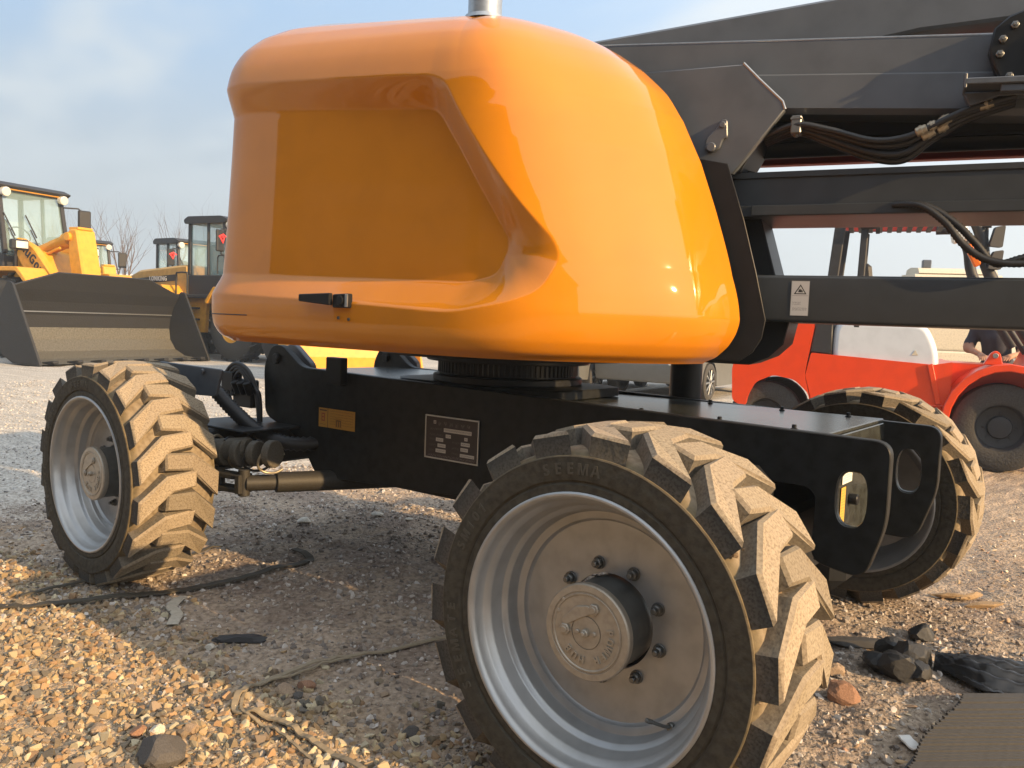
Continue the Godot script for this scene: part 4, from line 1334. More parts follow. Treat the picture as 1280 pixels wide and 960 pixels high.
	# ---- ribbed hoses hanging between the parallel arms
	for k in 2:
		b = Bd.new()
		var o := 0.022 * k
		var pth := curve([Vector3(1.52 + o, 1.655, 0.205), Vector3(1.601 + o, 1.648, 0.225 - o), Vector3(1.677 + o * 1.6, 1.592 - o * 0.2, 0.23 - o), Vector3(1.74 + o * 1.5, 1.515 + o * 0.4, 0.23 - o), Vector3(1.812 + o, 1.468 - o * 0.4, 0.23 - o), Vector3(1.913, 1.458 + o * 0.9, 0.23 - o), Vector3(2.05, 1.49 + o, 0.22 - o)], 16)
		var rad := []
		for i in pth.size(): rad.append(0.0135 if i % 2 == 0 else 0.0112)
		b.tube(pth, rad, 10)
		obj("ribbed_hose", b, M.hose, arm)
# ---------------------------------------------------------------- everything behind the lift
func far_wheel(parent: Node3D, at: Vector3, r: float, w: float, rim_m: Material, lugs := 0, rim_share := 0.5, called := "wheel", axis_turn := 0.0) -> Node3D:
	# axle along z; the outer face looks along +z (turned by axis_turn about y)
	var n := part(called, parent, Transform3D(Basis(Vector3.UP, axis_turn), at))
	var b := Bd.new()
	var ri := r * rim_share
	b.lathe([Vector2(-w * 0.5, ri), Vector2(-w * 0.5, r * 0.86), Vector2(-w * 0.40, r * 0.965), Vector2(-w * 0.2, r * 0.985), Vector2(w * 0.2, r * 0.985), Vector2(w * 0.40, r * 0.965), Vector2(w * 0.5, r * 0.86), Vector2(w * 0.5, ri * 1.08), Vector2(w * 0.47, ri)], Transform3D(), 40)
	for k in lugs:
		for s in [-1, 1]:
			var a: float = TAU * (k + (0.5 if s > 0 else 0.0)) / lugs
			b.box(Transform3D(Basis(Vector3.BACK, a) * Basis(Vector3.RIGHT, 0.5 * s), Vector3(cos(a) * r * 0.985, sin(a) * r * 0.985, s * w * 0.26)), Vector3(r * 0.07, r * 0.13, w * 0.50), 0.01)
	obj("tyre", b, M.tyre_far, n)
	b = Bd.new()
	b.lathe([Vector2(w * 0.46, ri * 1.03), Vector2(w * 0.47, ri), Vector2(w * 0.40, ri * 0.93), Vector2(w * 0.2, ri * 0.88), Vector2(w * 0.16, ri * 0.5), Vector2(w * 0.26, ri * 0.45), Vector2(w * 0.28, ri * 0.2), Vector2(w * 0.28, 0.0)], Transform3D(), 32)
	for k in 8: b.cyl(Vector3(cos(TAU * k / 8) * ri * 0.62, sin(TAU * k / 8) * ri * 0.62, w * 0.15), Vector3(cos(TAU * k / 8) * ri * 0.62, sin(TAU * k / 8) * ri * 0.62, w * 0.2), ri * 0.06, 6, 0.002)
	obj("rim", b, rim_m, n)
	return n

func side(parent: Node, called: String, m: Material, pts: Array, z0: float, z1: float, bev := 0.02, r := 0.04) -> MeshInstance3D:
	var b := Bd.new()
	b.prism(soft(P2(pts), r, 3), T3(0, 0, z1), z1 - z0, bev)
	return obj(called, b, m, parent)

func make_loader(label: String, body: Material, hoodm: Material, arm_text: bool) -> Node3D:
	# wheel loader, x forward, articulation at the origin
	var t := thing("wheel_loader", label, "wheel loader")
	t.set_meta("group", "wheel loaders parked in a row across the yard")
	for q in [[1.5, 1], [1.5, -1], [-1.6, 1], [-1.6, -1]]:
		far_wheel(t, Vector3(q[0], 0.76, 0.92 * q[1]), 0.76, 0.54, body, 18, 0.44, "wheel", 0.0 if q[1] > 0 else PI)
	# rear frame, hood and counterweight
	side(t, "rear_frame", M.dark, [-3.0, 0.62, 0.0, 0.62, 0.1, 1.15, -3.0, 1.15], -0.5, 0.5)
	var hd := side(t, "engine_hood", hoodm, [-3.25, 1.10, -0.62, 1.10, -0.62, 2.26, -2.55, 2.12, -3.10, 1.92, -3.28, 1.5], -0.74, 0.74, 0.05, 0.10)
	side(hd, "hood_stripe", M.dark, [-3.05, 1.74, -1.0, 1.86, -1.0, 2.02, -3.02, 1.88], 0.70, 0.752, 0.004, 0.01)
	for k in 4:
		var b0 := Bd.new()
		b0.box(T3(-2.2 + 0.14 * k, 1.48, 0.742), Vector3(0.07, 0.30, 0.012), 0.003)
		obj("vent", b0, M.dark, hd)
	if arm_text: text_on(hd, "LONKING", 0.115, RT(Basis(Vector3.UP, 0.0), -1.75, 1.905, 0.756), M.white, "letters")
	side(t, "counterweight", body, [-3.35, 0.75, -2.75, 0.70, -2.75, 1.30, -3.30, 1.30], -0.95, 0.95, 0.04, 0.08)
	for s in [-1, 1]:
		side(t, "rear_fender", body, [-2.55, 1.30, -2.3, 1.62, -1.0, 1.66, -0.72, 1.45, -0.72, 1.52, -0.95, 1.74, -2.35, 1.70, -2.65, 1.34], s * 0.98 - 0.26, s * 0.98 + 0.26, 0.01, 0.03)
		# ladder
		var lad := part("ladder", t)
		side(lad, "ladder_side", body, [-0.62, 0.62, 0.16, 0.62, 0.22, 1.46, -0.66, 1.46], s * 0.78 - 0.05, s * 0.78 + 0.05, 0.01, 0.03)
		for k in 3:
			var b := Bd.new()
			b.box(T3(-0.28, 0.66 + 0.27 * k, s * 0.93), Vector3(0.52, 0.04, 0.24), 0.006)
			obj("step", b, M.dark, lad)
		var b2 := Bd.new()
		b2.tube(curve([Vector3(-0.70, 1.5, s * 1.0), Vector3(-0.70, 1.98, s * 1.0), Vector3(-0.62, 2.04, s * 1.0), Vector3(-0.35, 2.04, s * 1.0), Vector3(-0.28, 1.98, s * 1.0), Vector3(-0.28, 1.5, s * 1.0)], 4), 0.022, 6)
		obj("handrail", b2, M.steel, lad)
		side(t, "platform", M.dark, [-1.0, 1.44, 0.86, 1.44, 0.86, 1.52, -1.0, 1.52], s * 0.86 - 0.24, s * 0.86 + 0.24, 0.01, 0.02)
	# cab: floor, pillars, roof, glass on four sides
	var cab := part("cab", t)
	side(cab, "cab_base", M.dark, [-0.62, 1.46, 0.62, 1.46, 0.84, 1.70, 0.84, 2.0, -0.62, 2.0], -0.72, 0.72, 0.02, 0.04)
	var fx := [[-0.60, 2.0, -0.62, 3.24], [0.84, 2.0, 0.62, 3.24]]
	for f in fx:
		for s in [-1, 1]:
			var b := Bd.new()
			b.bar(Vector3(f[0], f[1], 0.68 * s), Vector3(f[2], f[3], 0.66 * s), 0.085, 0.085, Vector3.RIGHT, 0.01)
			obj("pillar", b, M.dark, cab)
	for s in [-1, 1]:
		var b := Bd.new()
		b.bar(Vector3(0.10, 2.0, 0.69 * s), Vector3(0.06, 3.24, 0.67 * s), 0.07, 0.05, Vector3.RIGHT, 0.008)
		obj("pillar", b, M.dark, cab)
		b = Bd.new()
		b.prism(P2([-0.57, 2.0, 0.80, 2.0, 0.60, 3.22, -0.58, 3.22]), T3(0, 0, 0.665 * s), 0.006, 0.0)
		obj("side_window", b, M.glass, cab)
	var g1 := Bd.new()
	g1.quad(Vector3(0.85, 1.95, -0.66), Vector3(0.85, 1.95, 0.66), Vector3(0.625, 3.24, 0.64), Vector3(0.625, 3.24, -0.64), Vector3.RIGHT)
	obj("windscreen", g1, M.glass, cab)
	g1 = Bd.new()
	g1.quad(Vector3(-0.61, 2.2, -0.66), Vector3(-0.61, 2.2, 0.66), Vector3(-0.62, 3.24, 0.64), Vector3(-0.62, 3.24, -0.64), Vector3.LEFT)
	obj("rear_window", g1, M.glass, cab)
	var rf := Bd.new()
	rf.prism(soft(P2([-0.72, 3.24, 0.72, 3.24, 0.84, 3.31, 0.60, 3.40, -0.60, 3.42, -0.76, 3.34]), 0.04, 3), T3(0, 0, 0.76), 1.52, 0.04)
	obj("cab_roof", rf, M.dark, cab)
	rf = Bd.new()
	rf.box(T3(0.70, 3.275, 0), Vector3(0.09, 0.075, 1.30), 0.01)
	obj("roof_strip", rf, body, cab)
	for s in [-1, 1]:
		rf = Bd.new()
		rf.cyl(Vector3(0.70, 3.20, 0.62 * s), Vector3(0.82, 3.18, 0.62 * s), 0.09, 16, 0.01)
		obj("work_light", rf, M.lamp, cab)
		# mirror on its frame
		rf = Bd.new()
		rf.tube([Vector3(0.70, 3.05, 0.68 * s), Vector3(0.84, 3.06, 0.92 * s), Vector3(0.86, 3.0, 1.0 * s)], 0.018, 6)
		rf.tube([Vector3(0.72, 2.45, 0.69 * s), Vector3(0.86, 2.48, 0.95 * s), Vector3(0.87, 2.95, 1.0 * s)], 0.018, 6)
		obj("mirror_arm", rf, M.dark, cab)
		rf = Bd.new()
		rf.box(Transform3D(Basis(Vector3.UP, 0.25 * s), Vector3(0.90, 2.78, 1.02 * s)), Vector3(0.07, 0.50, 0.26), 0.03)
		obj("mirror", rf, M.steel, cab)
		rf = Bd.new()
		rf.tube(curve([Vector3(0.80, 2.02, 0.80 * s), Vector3(0.80, 2.42, 0.80 * s), Vector3(0.66, 2.46, 0.80 * s), Vector3(0.56, 2.40, 0.80 * s), Vector3(0.56, 2.02, 0.80 * s)], 3), 0.018, 6)
		obj("grab_rail", rf, M.dark, cab)
	rf = Bd.new()
	rf.box(T3(-0.15, 2.05, 0), Vector3(0.5, 0.18, 0.52), 0.05)
	rf.box(Transform3D(Basis(Vector3.BACK, 0.15), Vector3(-0.40, 2.42, 0)), Vector3(0.14, 0.70, 0.50), 0.05)
	obj("seat", rf, M.dark, cab)
	rf = Bd.new()
	rf.box(T3(0.55, 2.1, 0), Vector3(0.25, 0.35, 0.5), 0.05)
	rf.tube([Vector3(0.45, 2.2, 0), Vector3(0.33, 2.42, 0)], 0.03, 8)
	rf.lathe([Vector2(-0.02, 0.19), Vector2(0, 0.21), Vector2(0.02, 0.19)], Transform3D(Basis(Vector3.UP, -PI * 0.5) * Basis(Vector3.RIGHT, 0.6), Vector3(0.33, 2.42, 0)), 16)
	obj("steering_column", rf, M.dark, cab)
	for k in 2:
		rf = Bd.new()
		rf.tube([Vector3(0.86, 2.0, -0.1 + 0.45 * k), Vector3(0.80, 2.5, 0.12 + 0.45 * k)], 0.012, 5)
		rf.tube([Vector3(0.815, 2.35, 0.0 + 0.45 * k), Vector3(0.76, 2.78, 0.20 + 0.45 * k)], 0.014, 5)
		obj("wiper", rf, M.dark, cab)
	# red ribbon bows tied to the mirrors
	rf = Bd.new()
	for a in [0.4, 2.6, 4.4, 5.3]: rf.box(Transform3D(Basis(Vector3.RIGHT, a), Vector3(0.95, 2.86 + 0.07 * sin(a), 0.98 + 0.07 * cos(a))), Vector3(0.012, 0.035, 0.15), 0.003)
	rf.rock(T3(0.955, 2.86, 0.98), Vector3.ONE * 0.035, rng, 0.2, 1)
	obj("red_bow", rf, M.ribbon, cab)
	# front frame, lift arms, bell crank and cylinders
	var fr := part("front_frame", t)
	side(fr, "frame_plate", body, [0.15, 0.75, 1.9, 0.62, 2.0, 1.1, 1.35, 2.05, 0.85, 2.15, 0.6, 1.5, 0.15, 1.3], -0.42, 0.42, 0.02, 0.06)
	for s in [-1, 1]:
		side(fr, "front_fender", body, [0.72, 1.30, 0.98, 1.62, 1.95, 1.62, 2.2, 1.40, 2.25, 1.46, 2.0, 1.70, 0.95, 1.70, 0.66, 1.36], s * 0.98 - 0.27, s * 0.98 + 0.27, 0.01, 0.03)
		var la := side(t, "lift_arm", body, [0.86, 2.16, 1.02, 2.32, 1.5, 2.12, 2.25, 1.36, 2.58, 0.92, 2.74, 0.62, 2.66, 0.46, 2.45, 0.58, 1.95, 1.02, 1.2, 1.72], s * 0.50 - 0.07, s * 0.50 + 0.07, 0.02, 0.08)
		if s > 0 and arm_text: text_on(la, "LiuGong", 0.19, RT(Basis(Vector3.BACK, deg_to_rad(-44)), 1.52, 1.86, 0.575), M.dark, "letters")
		var b := Bd.new()
		b.cyl(Vector3(0.75, 1.2, s * 0.34), Vector3(2.0, 1.25, s * 0.40), 0.07, 12)
		obj("lift_cylinder", b, body, fr)
	side(t, "bell_crank", body, [1.98, 2.50, 2.22, 2.50, 2.34, 1.95, 2.46, 1.42, 2.56, 1.20, 2.44, 1.10, 2.12, 1.35, 2.0, 1.95], -0.20, 0.20, 0.03, 0.06)
	var tc := Bd.new()
	tc.cyl(Vector3(0.86, 2.04, 0), Vector3(1.75, 2.30, 0), 0.13, 18)
	tc.cyl(Vector3(1.70, 2.285, 0), Vector3(1.82, 2.32, 0), 0.16, 18)
	tc.cyl(Vector3(1.75, 2.30, 0), Vector3(2.08, 2.40, 0), 0.07, 14)
	tc.tube([Vector3(1.0, 1.94, 0.16), Vector3(1.5, 2.06, 0.18), Vector3(1.72, 2.14, 0.16)], 0.03, 8)
	obj("tilt_cylinder", tc, body, t)
	tc = Bd.new()
	tc.cyl(Vector3(2.02, 2.35, -0.26), Vector3(2.02, 2.35, 0.26), 0.08, 14)
	tc.box(T3(2.10, 2.515, 0.0), Vector3(0.26, 0.05, 0.34), 0.01)
	obj("crank_pin", tc, body, t)
	for s in [-1, 1]:
		tc = Bd.new()
		tc.tube([Vector3(1.2, 1.70, 0.72 * s), Vector3(1.25, 2.02, 0.74 * s), Vector3(1.36, 2.10, 0.76 * s)], 0.025, 6)
		obj("lamp_bracket", tc, M.dark, fr)
		tc = Bd.new()
		tc.box(T3(1.40, 2.14, 0.78 * s), Vector3(0.14, 0.20, 0.34), 0.03)
		tc.box(T3(1.475, 2.14, 0.78 * s), Vector3(0.02, 0.15, 0.26), 0.006)
		obj("headlight", tc, M.dark, fr)
		tc = Bd.new()
		tc.box(T3(1.488, 2.14, 0.78 * s), Vector3(0.012, 0.13, 0.24), 0.004)
		obj("headlight_lens", tc, M.lamp, fr)
	return t

func add_bucket(t: Node3D, hw: float, zc: float, shell: Material, floor_m: Material):
	var bk := part("bucket", t, T3(0, 0, zc))
	var prof := [Vector2(3.86, 0.03), Vector2(3.62, 0.05), Vector2(3.25, 0.08), Vector2(2.98, 0.20), Vector2(2.83, 0.40), Vector2(2.80, 0.62)]
	var back := [Vector2(2.80, 0.62), Vector2(2.83, 0.84), Vector2(2.93, 1.08), Vector2(3.06, 1.28)]
	for k in 2:
		var pr: Array = prof if k == 0 else back
		var b := Bd.new()
		for i in pr.size() - 1:
			var a: Vector2 = pr[i]
			var c: Vector2 = pr[i + 1]
			var na := Vector2(c.y - a.y, a.x - c.x).normalized()
			var na3 := Vector3(absf(na.x), absf(na.y) * (1.0 if a.y < 0.62 else -1.0), 0)
			b.squad(Vector3(a.x, a.y, -hw), Vector3(a.x, a.y, hw), Vector3(c.x, c.y, hw), Vector3(c.x, c.y, -hw), na3, na3, na3, na3)
			b.squad(Vector3(a.x - 0.03, a.y - 0.03, -hw), Vector3(a.x - 0.03, a.y - 0.03, hw), Vector3(c.x - 0.03, c.y - 0.01, hw), Vector3(c.x - 0.03, c.y - 0.01, -hw), -na3, -na3, -na3, -na3)
		obj("bucket_floor" if k == 0 else "bucket_back", b, floor_m if k == 0 else shell, bk)
	# spill guard, higher in the middle
	var g := Bd.new()
	g.prism(P2([-hw, 0.0, hw, 0.0, hw, 0.03, hw * 0.50, 0.36, -hw * 0.55, 0.36, -hw, 0.03]), Transform3D(Basis(Vector3.BACK, -0.50) * Basis(Vector3.UP, PI * 0.5), Vector3(3.06, 1.275, 0)), 0.03, 0.004)
	obj("spill_guard", g, shell, bk)
	g = Bd.new()
	g.box(T3(2.86, 0.90, 0), Vector3(0.022, 0.022, hw * 2.0), 0.004)
	obj("weld_seam", g, M.bare, bk)
	for s in [-1, 1]:
		g = Bd.new()
		g.prism(soft(P2([3.92, 0.0, 3.2, 0.03, 2.95, 0.16, 2.79, 0.40, 2.78, 0.7, 2.90, 1.1, 3.10, 1.40, 3.22, 1.38]), 0.05, 3), T3(0, 0, s * hw + 0.02), 0.04, 0.006)
		obj("side_cutter", g, shell, bk)
	for k in 8:
		g = Bd.new()
		g.box(Transform3D(Basis(Vector3.BACK, 0.12), Vector3(3.82, 0.055, lerpf(-hw, hw, (k + 0.5) / 8.0))), Vector3(0.30, 0.05, 0.11), 0.012)
		obj("cutting_edge", g, M.steel, bk)

func text_on(parent: Node3D, s: String, size: float, f: Transform3D, m: Material, called: String):
	var tm := TextMesh.new()
	var fo := SystemFont.new()
	fo.font_names = PackedStringArray(["Droid Sans"])
	fo.font_weight = 700
	tm.font = fo; tm.text = s; tm.font_size = 48; tm.pixel_size = size / 36.0; tm.depth = 0.006
	tm.material = m
	var o := MeshInstance3D.new()
	o.name = called
	o.mesh = tm
	parent.add_child(o, true)
	o.transform = f

func put(o: Node3D, at: Vector3, yaw: float, sc: float):
	o.position = at; o.rotation.y = yaw; o.scale = Vector3.ONE * sc

func again(o: Node3D, label: String, at: Vector3, yaw: float, sc: float) -> Node3D:
	var c: Node3D = o.duplicate()
	c.name = numbered("wheel_loader")
	add_child(c)
	c.set_meta("label", label)
	put(c, at, yaw, sc)
	return c

func build_background():
	var a := make_loader("yellow wheel loader with a wide black bucket resting on the gravel at far left", M.yellow, M.yellow, true)
	var b := again(a, "yellow loader with greenish windscreen, half hidden behind the black bucket's loader", Vector3(-27.6, 0, -11.9), -0.05, 1.0)
	var c := again(a, "loader with tall dark cab, red ribbon and ladder beside the orange hood", Vector3(-18.2, 0, -11.3), 0.10, 1.05)
	var d := again(a, "loader whose dull yellow hood and small dark cab stand furthest back", Vector3(-23.6, 0, -13.4), -0.05, 1.0)
	for o in [c, d]:
		(o.get_node("engine_hood") as MeshInstance3D).material_override = M.tan_yellow
	add_bucket(a, 1.86, 0.30, M.steel, M.scoured)
	for o in [b, c, d]: add_bucket(o, 1.4, 0.0, M.steel, M.steel)
	put(a, Vector3(-20.9, 0, -7.1), 0.222, 1.17)
	var e := thing("loader_bucket", "bright yellow bucket standing on the ground, glimpsed below the orange hood", "bucket", Vector3(-11.25, 0, -9.25), -0.45)
	add_bucket(e, 1.25, 0.0, M.yellow, M.yellow)
	e.get_node("bucket").position.x = -3.0
	build_forklift()
	build_person()
	var k1 := make_car("grey car parked behind the lift, its alloy wheel below the orange hood", M.car)
	k1.position = Vector3(-5.85, 0, -12.9); k1.rotation.y = -PI * 0.5 + 0.1
	var k2: Node3D = k1.duplicate()
	k2.name = numbered("parked_car")
	add_child(k2)
	k2.set_meta("label", "second grey car parked further left, seen over the slewing ring")
	k2.position = Vector3(-7.75, 0, -12.1); k2.rotation.y = -PI * 0.5 + 0.18
	build_truck()
	build_far()

func make_car(label: String, m: Material) -> Node3D:
	var t := thing("parked_car", label, "car", Vector3.ZERO, 0.0, "cars parked behind the lift")
	# x forward
	var b := Bd.new()
	b.prism(soft(P2([-2.2, 0.30, -1.75, 0.28, -1.68, 0.52, -1.55, 0.64, -1.35, 0.68, -1.12, 0.64, -1.0, 0.52, -0.95, 0.24, 1.0, 0.24, 1.05, 0.52, 1.17, 0.64, 1.38, 0.68, 1.6, 0.64, 1.72, 0.52, 1.78, 0.28, 2.15, 0.30, 2.22, 0.62, 2.0, 0.82, 1.1, 0.95, -1.6, 0.98, -2.2, 0.92]), 0.04, 3), T3(0, 0, 0.88), 1.76, 0.06)
	obj("body", b, m, t)
	b = Bd.new()
	b.prism(soft(P2([-2.0, 0.95, 1.15, 0.93, 0.35, 1.42, -0.95, 1.47, -1.75, 1.15]), 0.08, 3), T3(0, 0, 0.72), 1.44, 0.12)
	obj("cabin", b, m, t)
	for s in [-1, 1]:
		b = Bd.new()
		b.prism(soft(P2([-1.55, 1.0, 0.85, 0.98, 0.28, 1.36, -0.92, 1.40]), 0.05, 3), Transform3D(Basis(Vector3.UP, 0.0 if s > 0 else 0.0), Vector3(0, 0, 0.735 * s + 0.006)), 0.012, 0.002)
		obj("side_window", b, M.dark, t)
		for x in [1.38, -1.35]:
			var w := far_wheel(t, Vector3(x, 0.325, 0.80 * s), 0.325, 0.2, M.dark, 0, 0.68, "wheel", 0.0 if s > 0 else PI)
			for k in 10:
				var q := Bd.new()
				var an := TAU * k / 10.0
				q.bar(Vector3(cos(an) * 0.03, sin(an) * 0.03, 0.095), Vector3(cos(an + 0.06) * 0.212, sin(an + 0.06) * 0.212, 0.088), 0.028, 0.014, Vector3.BACK, 0.003)
				obj("spoke", q, M.bare, w)
	b = Bd.new()
	b.box(T3(2.20, 0.66, 0.62), Vector3(0.06, 0.12, 0.36), 0.02)
	b.box(T3(2.20, 0.66, -0.62), Vector3(0.06, 0.12, 0.36), 0.02)
	obj("headlight", b, M.lamp, t)
	return t

func build_forklift():
	var base := Vector3(0, 0, -7.1)
	var t := thing("forklift_truck", "orange red forklift truck with silver engine cover parked behind the boom lift", "forklift", base)
	t.rotation.y = deg_to_rad(14.0)
	var W := Transform3D(Basis.from_scale(Vector3(0.94, 1, 1)), -base)
	var Z := -7.1
	var b := Bd.new()
	# counterweight with its wheel arch
	b.prism(soft(P2([-2.56, 0.50, -2.42, 0.44, -2.40, 0.56, -2.33, 0.70, -2.15, 0.785, -1.93, 0.75, -1.78, 0.62, -1.74, 0.36, -1.70, 0.36, -1.83, 0.80, -1.80, 1.02, -1.755, 1.33, -2.28, 1.33, -2.44, 1.25, -2.58, 0.84]), 0.05, 4), T3(0, 0, Z), 1.30, 0.03)
	obj("counterweight", b, M.forkred, t, W)
	b = Bd.new()
	b.prism(P2([-1.795, 1.03, -1.58, 1.02, -1.585, 1.33, -1.75, 1.33]), T3(0, 0, Z - 0.015), 1.25, 0.01)
	obj("grille_strip", b, M.dark, t, W)
	b = Bd.new()
	b.prism(soft(P2([-1.825, 0.80, -1.69, 0.36, -0.48, 0.36, -0.46, 0.60, -0.46, 1.00, -0.62, 0.965, -1.78, 1.025]), 0.015, 3), T3(0, 0, Z), 1.30, 0.02)
	obj("side_panel", b, M.forkred, t, W)
	b = Bd.new()
	b.bar(Vector3(-0.66, 0.97, Z + 0.012), Vector3(-0.56, 0.60, Z + 0.012), 0.05, 0.02, Vector3.BACK, 0.006)
	b.bar(Vector3(-1.68, 0.585, Z + 0.010), Vector3(-0.50, 0.585, Z + 0.010), 0.012, 0.02, Vector3.BACK, 0.004)
	obj("panel_rib", b, M.forkred, t, W)
	# front deck and fender arch
	b = Bd.new()
	var outer := []
	for k in 13:
		var an := PI * (1.0 - k / 12.0) * 0.98 + 0.02
		outer.append_array([0.02 + 0.56 * cos(an), 0.43 + 0.58 * sin(an)])
	for k in 13:
		var an := PI * (k / 12.0) * 0.98 + 0.02
		outer.append_array([0.02 + 0.49 * cos(an), 0.43 + 0.51 * sin(an)])
	b.prism(P2(outer), T3(0, 0, Z + 0.10), 0.42, 0.008)
	obj("front_fender", b, M.forkred, t, W)
	b = Bd.new()
	b.prism(P2([-0.47, 0.36, 0.35, 0.36, 0.50, 0.60, 0.50, 1.12, 0.30, 1.20, 0.20, 0.98, -0.47, 0.99]), T3(0, 0, Z - 0.30), 0.75, 0.01)
	obj("front_frame", b, M.forkred, t, W)
	b = Bd.new()
	b.prism(soft(P2([-0.20, 0.99, -0.03, 0.99, -0.06, 1.10, -0.10, 1.125, -0.14, 1.10]), 0.02, 3), T3(0, 0, Z + 0.02), 0.05, 0.006)
	obj("tilt_bracket", b, M.forkred, t, W)
	b = Bd.new()
	b.cyl(Vector3(-0.10, 1.075, Z), Vector3(-0.10, 1.075, Z + 0.035), 0.024, 14)
	obj("bracket_pin", b, M.bare, t, W)
	# silver engine cover
	b = Bd.new()
	b.pillow(soft(P2([-1.585, 0.90, -0.565, 0.90, -0.60, 1.14, -0.72, 1.355, -1.575, 1.365]), 0.16, 8), T3(0, 0, Z - 0.03), 1.20, 0.065)
	obj("engine_cover", b, M.silver, t, W)
	b = Bd.new()
	b.prism(P2([-0.83, 1.045, -0.77, 1.045, -0.80, 1.095]), T3(0, 0, Z - 0.026), 0.002, 0.0)
	obj("triangle_sticker", b, M.cream, t, W)
	b = Bd.new()
	b.box(T3(-1.0, 1.40, -7.75), Vector3(0.5, 0.12, 0.5), 0.04)
	b.box(Transform3D(Basis(Vector3.BACK, 0.15), Vector3(-1.28, 1.66, -7.75)), Vector3(0.12, 0.55, 0.48), 0.04)
	obj("seat", b, M.dark, t, W)
	b = Bd.new()
	b.tube([Vector3(0.25, 1.1, -7.75), Vector3(-0.10, 1.60, -7.75)], 0.03, 8)
	b.lathe([Vector2(-0.015, 0.15), Vector2(0, 0.17), Vector2(0.015, 0.15)], Transform3D(Basis(Vector3(0.58, 0.81, 0), Vector3(0, 0, 1), Vector3(0.81, -0.58, 0)), Vector3(-0.10, 1.60, -7.75)), 24)
	obj("steering_wheel", b, M.dark, t, W)
	# wheels
	far_wheel(t, Vector3(-0.0, 0.415, -7.27) - base, 0.415, 0.30, M.dark, 0, 0.52)
	far_wheel(t, Vector3(-0.0, 0.415, -8.23) - base, 0.415, 0.30, M.dark, 0, 0.52, "wheel", PI)
	far_wheel(t, Vector3(-2.08, 0.36, -7.28) - base, 0.36, 0.22, M.dark, 0, 0.5)
	far_wheel(t, Vector3(-2.08, 0.36, -8.22) - base, 0.36, 0.22, M.dark, 0, 0.5, "wheel", PI)
	# overhead guard
	var gd := part("overhead_guard", t, W)
	for s in [-7.16, -8.34]:
		for p in [[-1.66, 1.25, -1.57, 2.36, 0.105], [-1.36, 1.28, -1.34, 2.32, 0.07]]:
			b = Bd.new()
			b.bar(Vector3(p[0], p[1], s), Vector3(p[2], p[3], s), 0.06, p[4], Vector3.RIGHT, 0.01)
			obj("guard_post", b, M.dark, gd)
		b = Bd.new()
		b.tube(curve([Vector3(-0.62, 2.36, s), Vector3(-0.40, 2.34, s), Vector3(-0.29, 2.15, s), Vector3(-0.20, 1.82, s), Vector3(0.22, 1.15, s)], 6), 0.055, 8)
		obj("front_pillar", b, M.dark, gd)
		b = Bd.new()
		b.box(T3(-1.10, 2.375, s), Vector3(1.15, 0.07, 0.05), 0.008)
		obj("guard_rail", b, M.red, gd)
	for k in 11:
		b = Bd.new()
		b.box(T3(-1.60 + 0.10 * k, 2.34, -7.75), Vector3(0.05, 0.03, 1.16), 0.004)
		obj("roof_slat", b, M.dark, gd)
	# lamps, beacon and mirrors beside the front pillar
	b = Bd.new()
	b.cyl(Vector3(-0.26, 2.33, -7.14), Vector3(-0.26, 2.44, -7.14), 0.055, 16, 0.012)
	obj("amber_beacon", b, M.amber, t, W)
	b = Bd.new()
	b.tube([Vector3(-0.26, 2.34, -7.14), Vector3(-0.25, 2.2, -7.13), Vector3(-0.24, 1.98, -7.14)], 0.014, 6)
	b.tube([Vector3(-0.30, 2.24, -7.13), Vector3(-0.22, 2.24, -7.10)], 0.014, 6)
	obj("lamp_stalk", b, M.dark, t, W)
	for q in [[-0.165, 2.15, 0.14, 0.20], [-0.165, 1.94, 0.12, 0.18]]:
		b = Bd.new()
		b.prism(soft(P2([-0.065, -q[3] * 0.45, 0.055, -q[3] * 0.5, 0.07, q[3] * 0.5, -0.02, q[3] * 0.42]), 0.02, 3), Transform3D(Basis(Vector3.UP, 0.3), Vector3(q[0], q[1], -7.08)), 0.05, 0.012)
		obj("mirror", b, M.dark, t, W)
	b = Bd.new()
	b.box(Transform3D(Basis(Vector3.BACK, 0.25), Vector3(-0.49, 2.18, -7.10)), Vector3(0.16, 0.17, 0.07), 0.02)
	obj("headlight", b, M.lamp, t, W)
	b = Bd.new()
	b.box(Transform3D(Basis(Vector3.BACK, 0.5), Vector3(-0.36, 1.98, -7.10)), Vector3(0.07, 0.22, 0.05), 0.015)
	obj("tail_lamp", b, M.amber, t, W)
	b = Bd.new()
	b.cyl(Vector3(-1.38, 2.27, -7.13), Vector3(-1.24, 2.27, -7.11), 0.045, 14)
	b.cyl(Vector3(-1.24, 2.24, -7.11), Vector3(-1.20, 2.24, -7.11), 0.06, 14)
	obj("rear_lamp", b, M.dark, t, W)
	# mast and forks, just outside the frame
	var ms := part("mast", t, W)
	for s in [-7.42, -8.08]:
		b = Bd.new()
		b.box(T3(0.68, 1.15, s), Vector3(0.14, 2.1, 0.07), 0.008)
		obj("mast_rail", b, M.dark, ms)
		b = Bd.new()
		b.box(T3(0.82, 0.40, s), Vector3(0.05, 0.7, 0.12), 0.008)
		b.box(T3(1.35, 0.07, s), Vector3(1.10, 0.04, 0.12), 0.008)
		obj("fork", b, M.dark, ms)
	for y in [0.3, 0.75, 2.1]:
		b = Bd.new()
		b.box(T3(0.70, y, -7.75), Vector3(0.06, 0.10, 0.62), 0.008)
		obj("mast_crossbar", b, M.dark, ms)

# ---- a person, one continuous skin grown round a skeleton
func smin(a: float, b: float, k: float) -> float:
	var h := clampf(0.5 + 0.5 * (b - a) / k, 0.0, 1.0)
	return lerpf(b, a, h) - k * h * (1.0 - h)

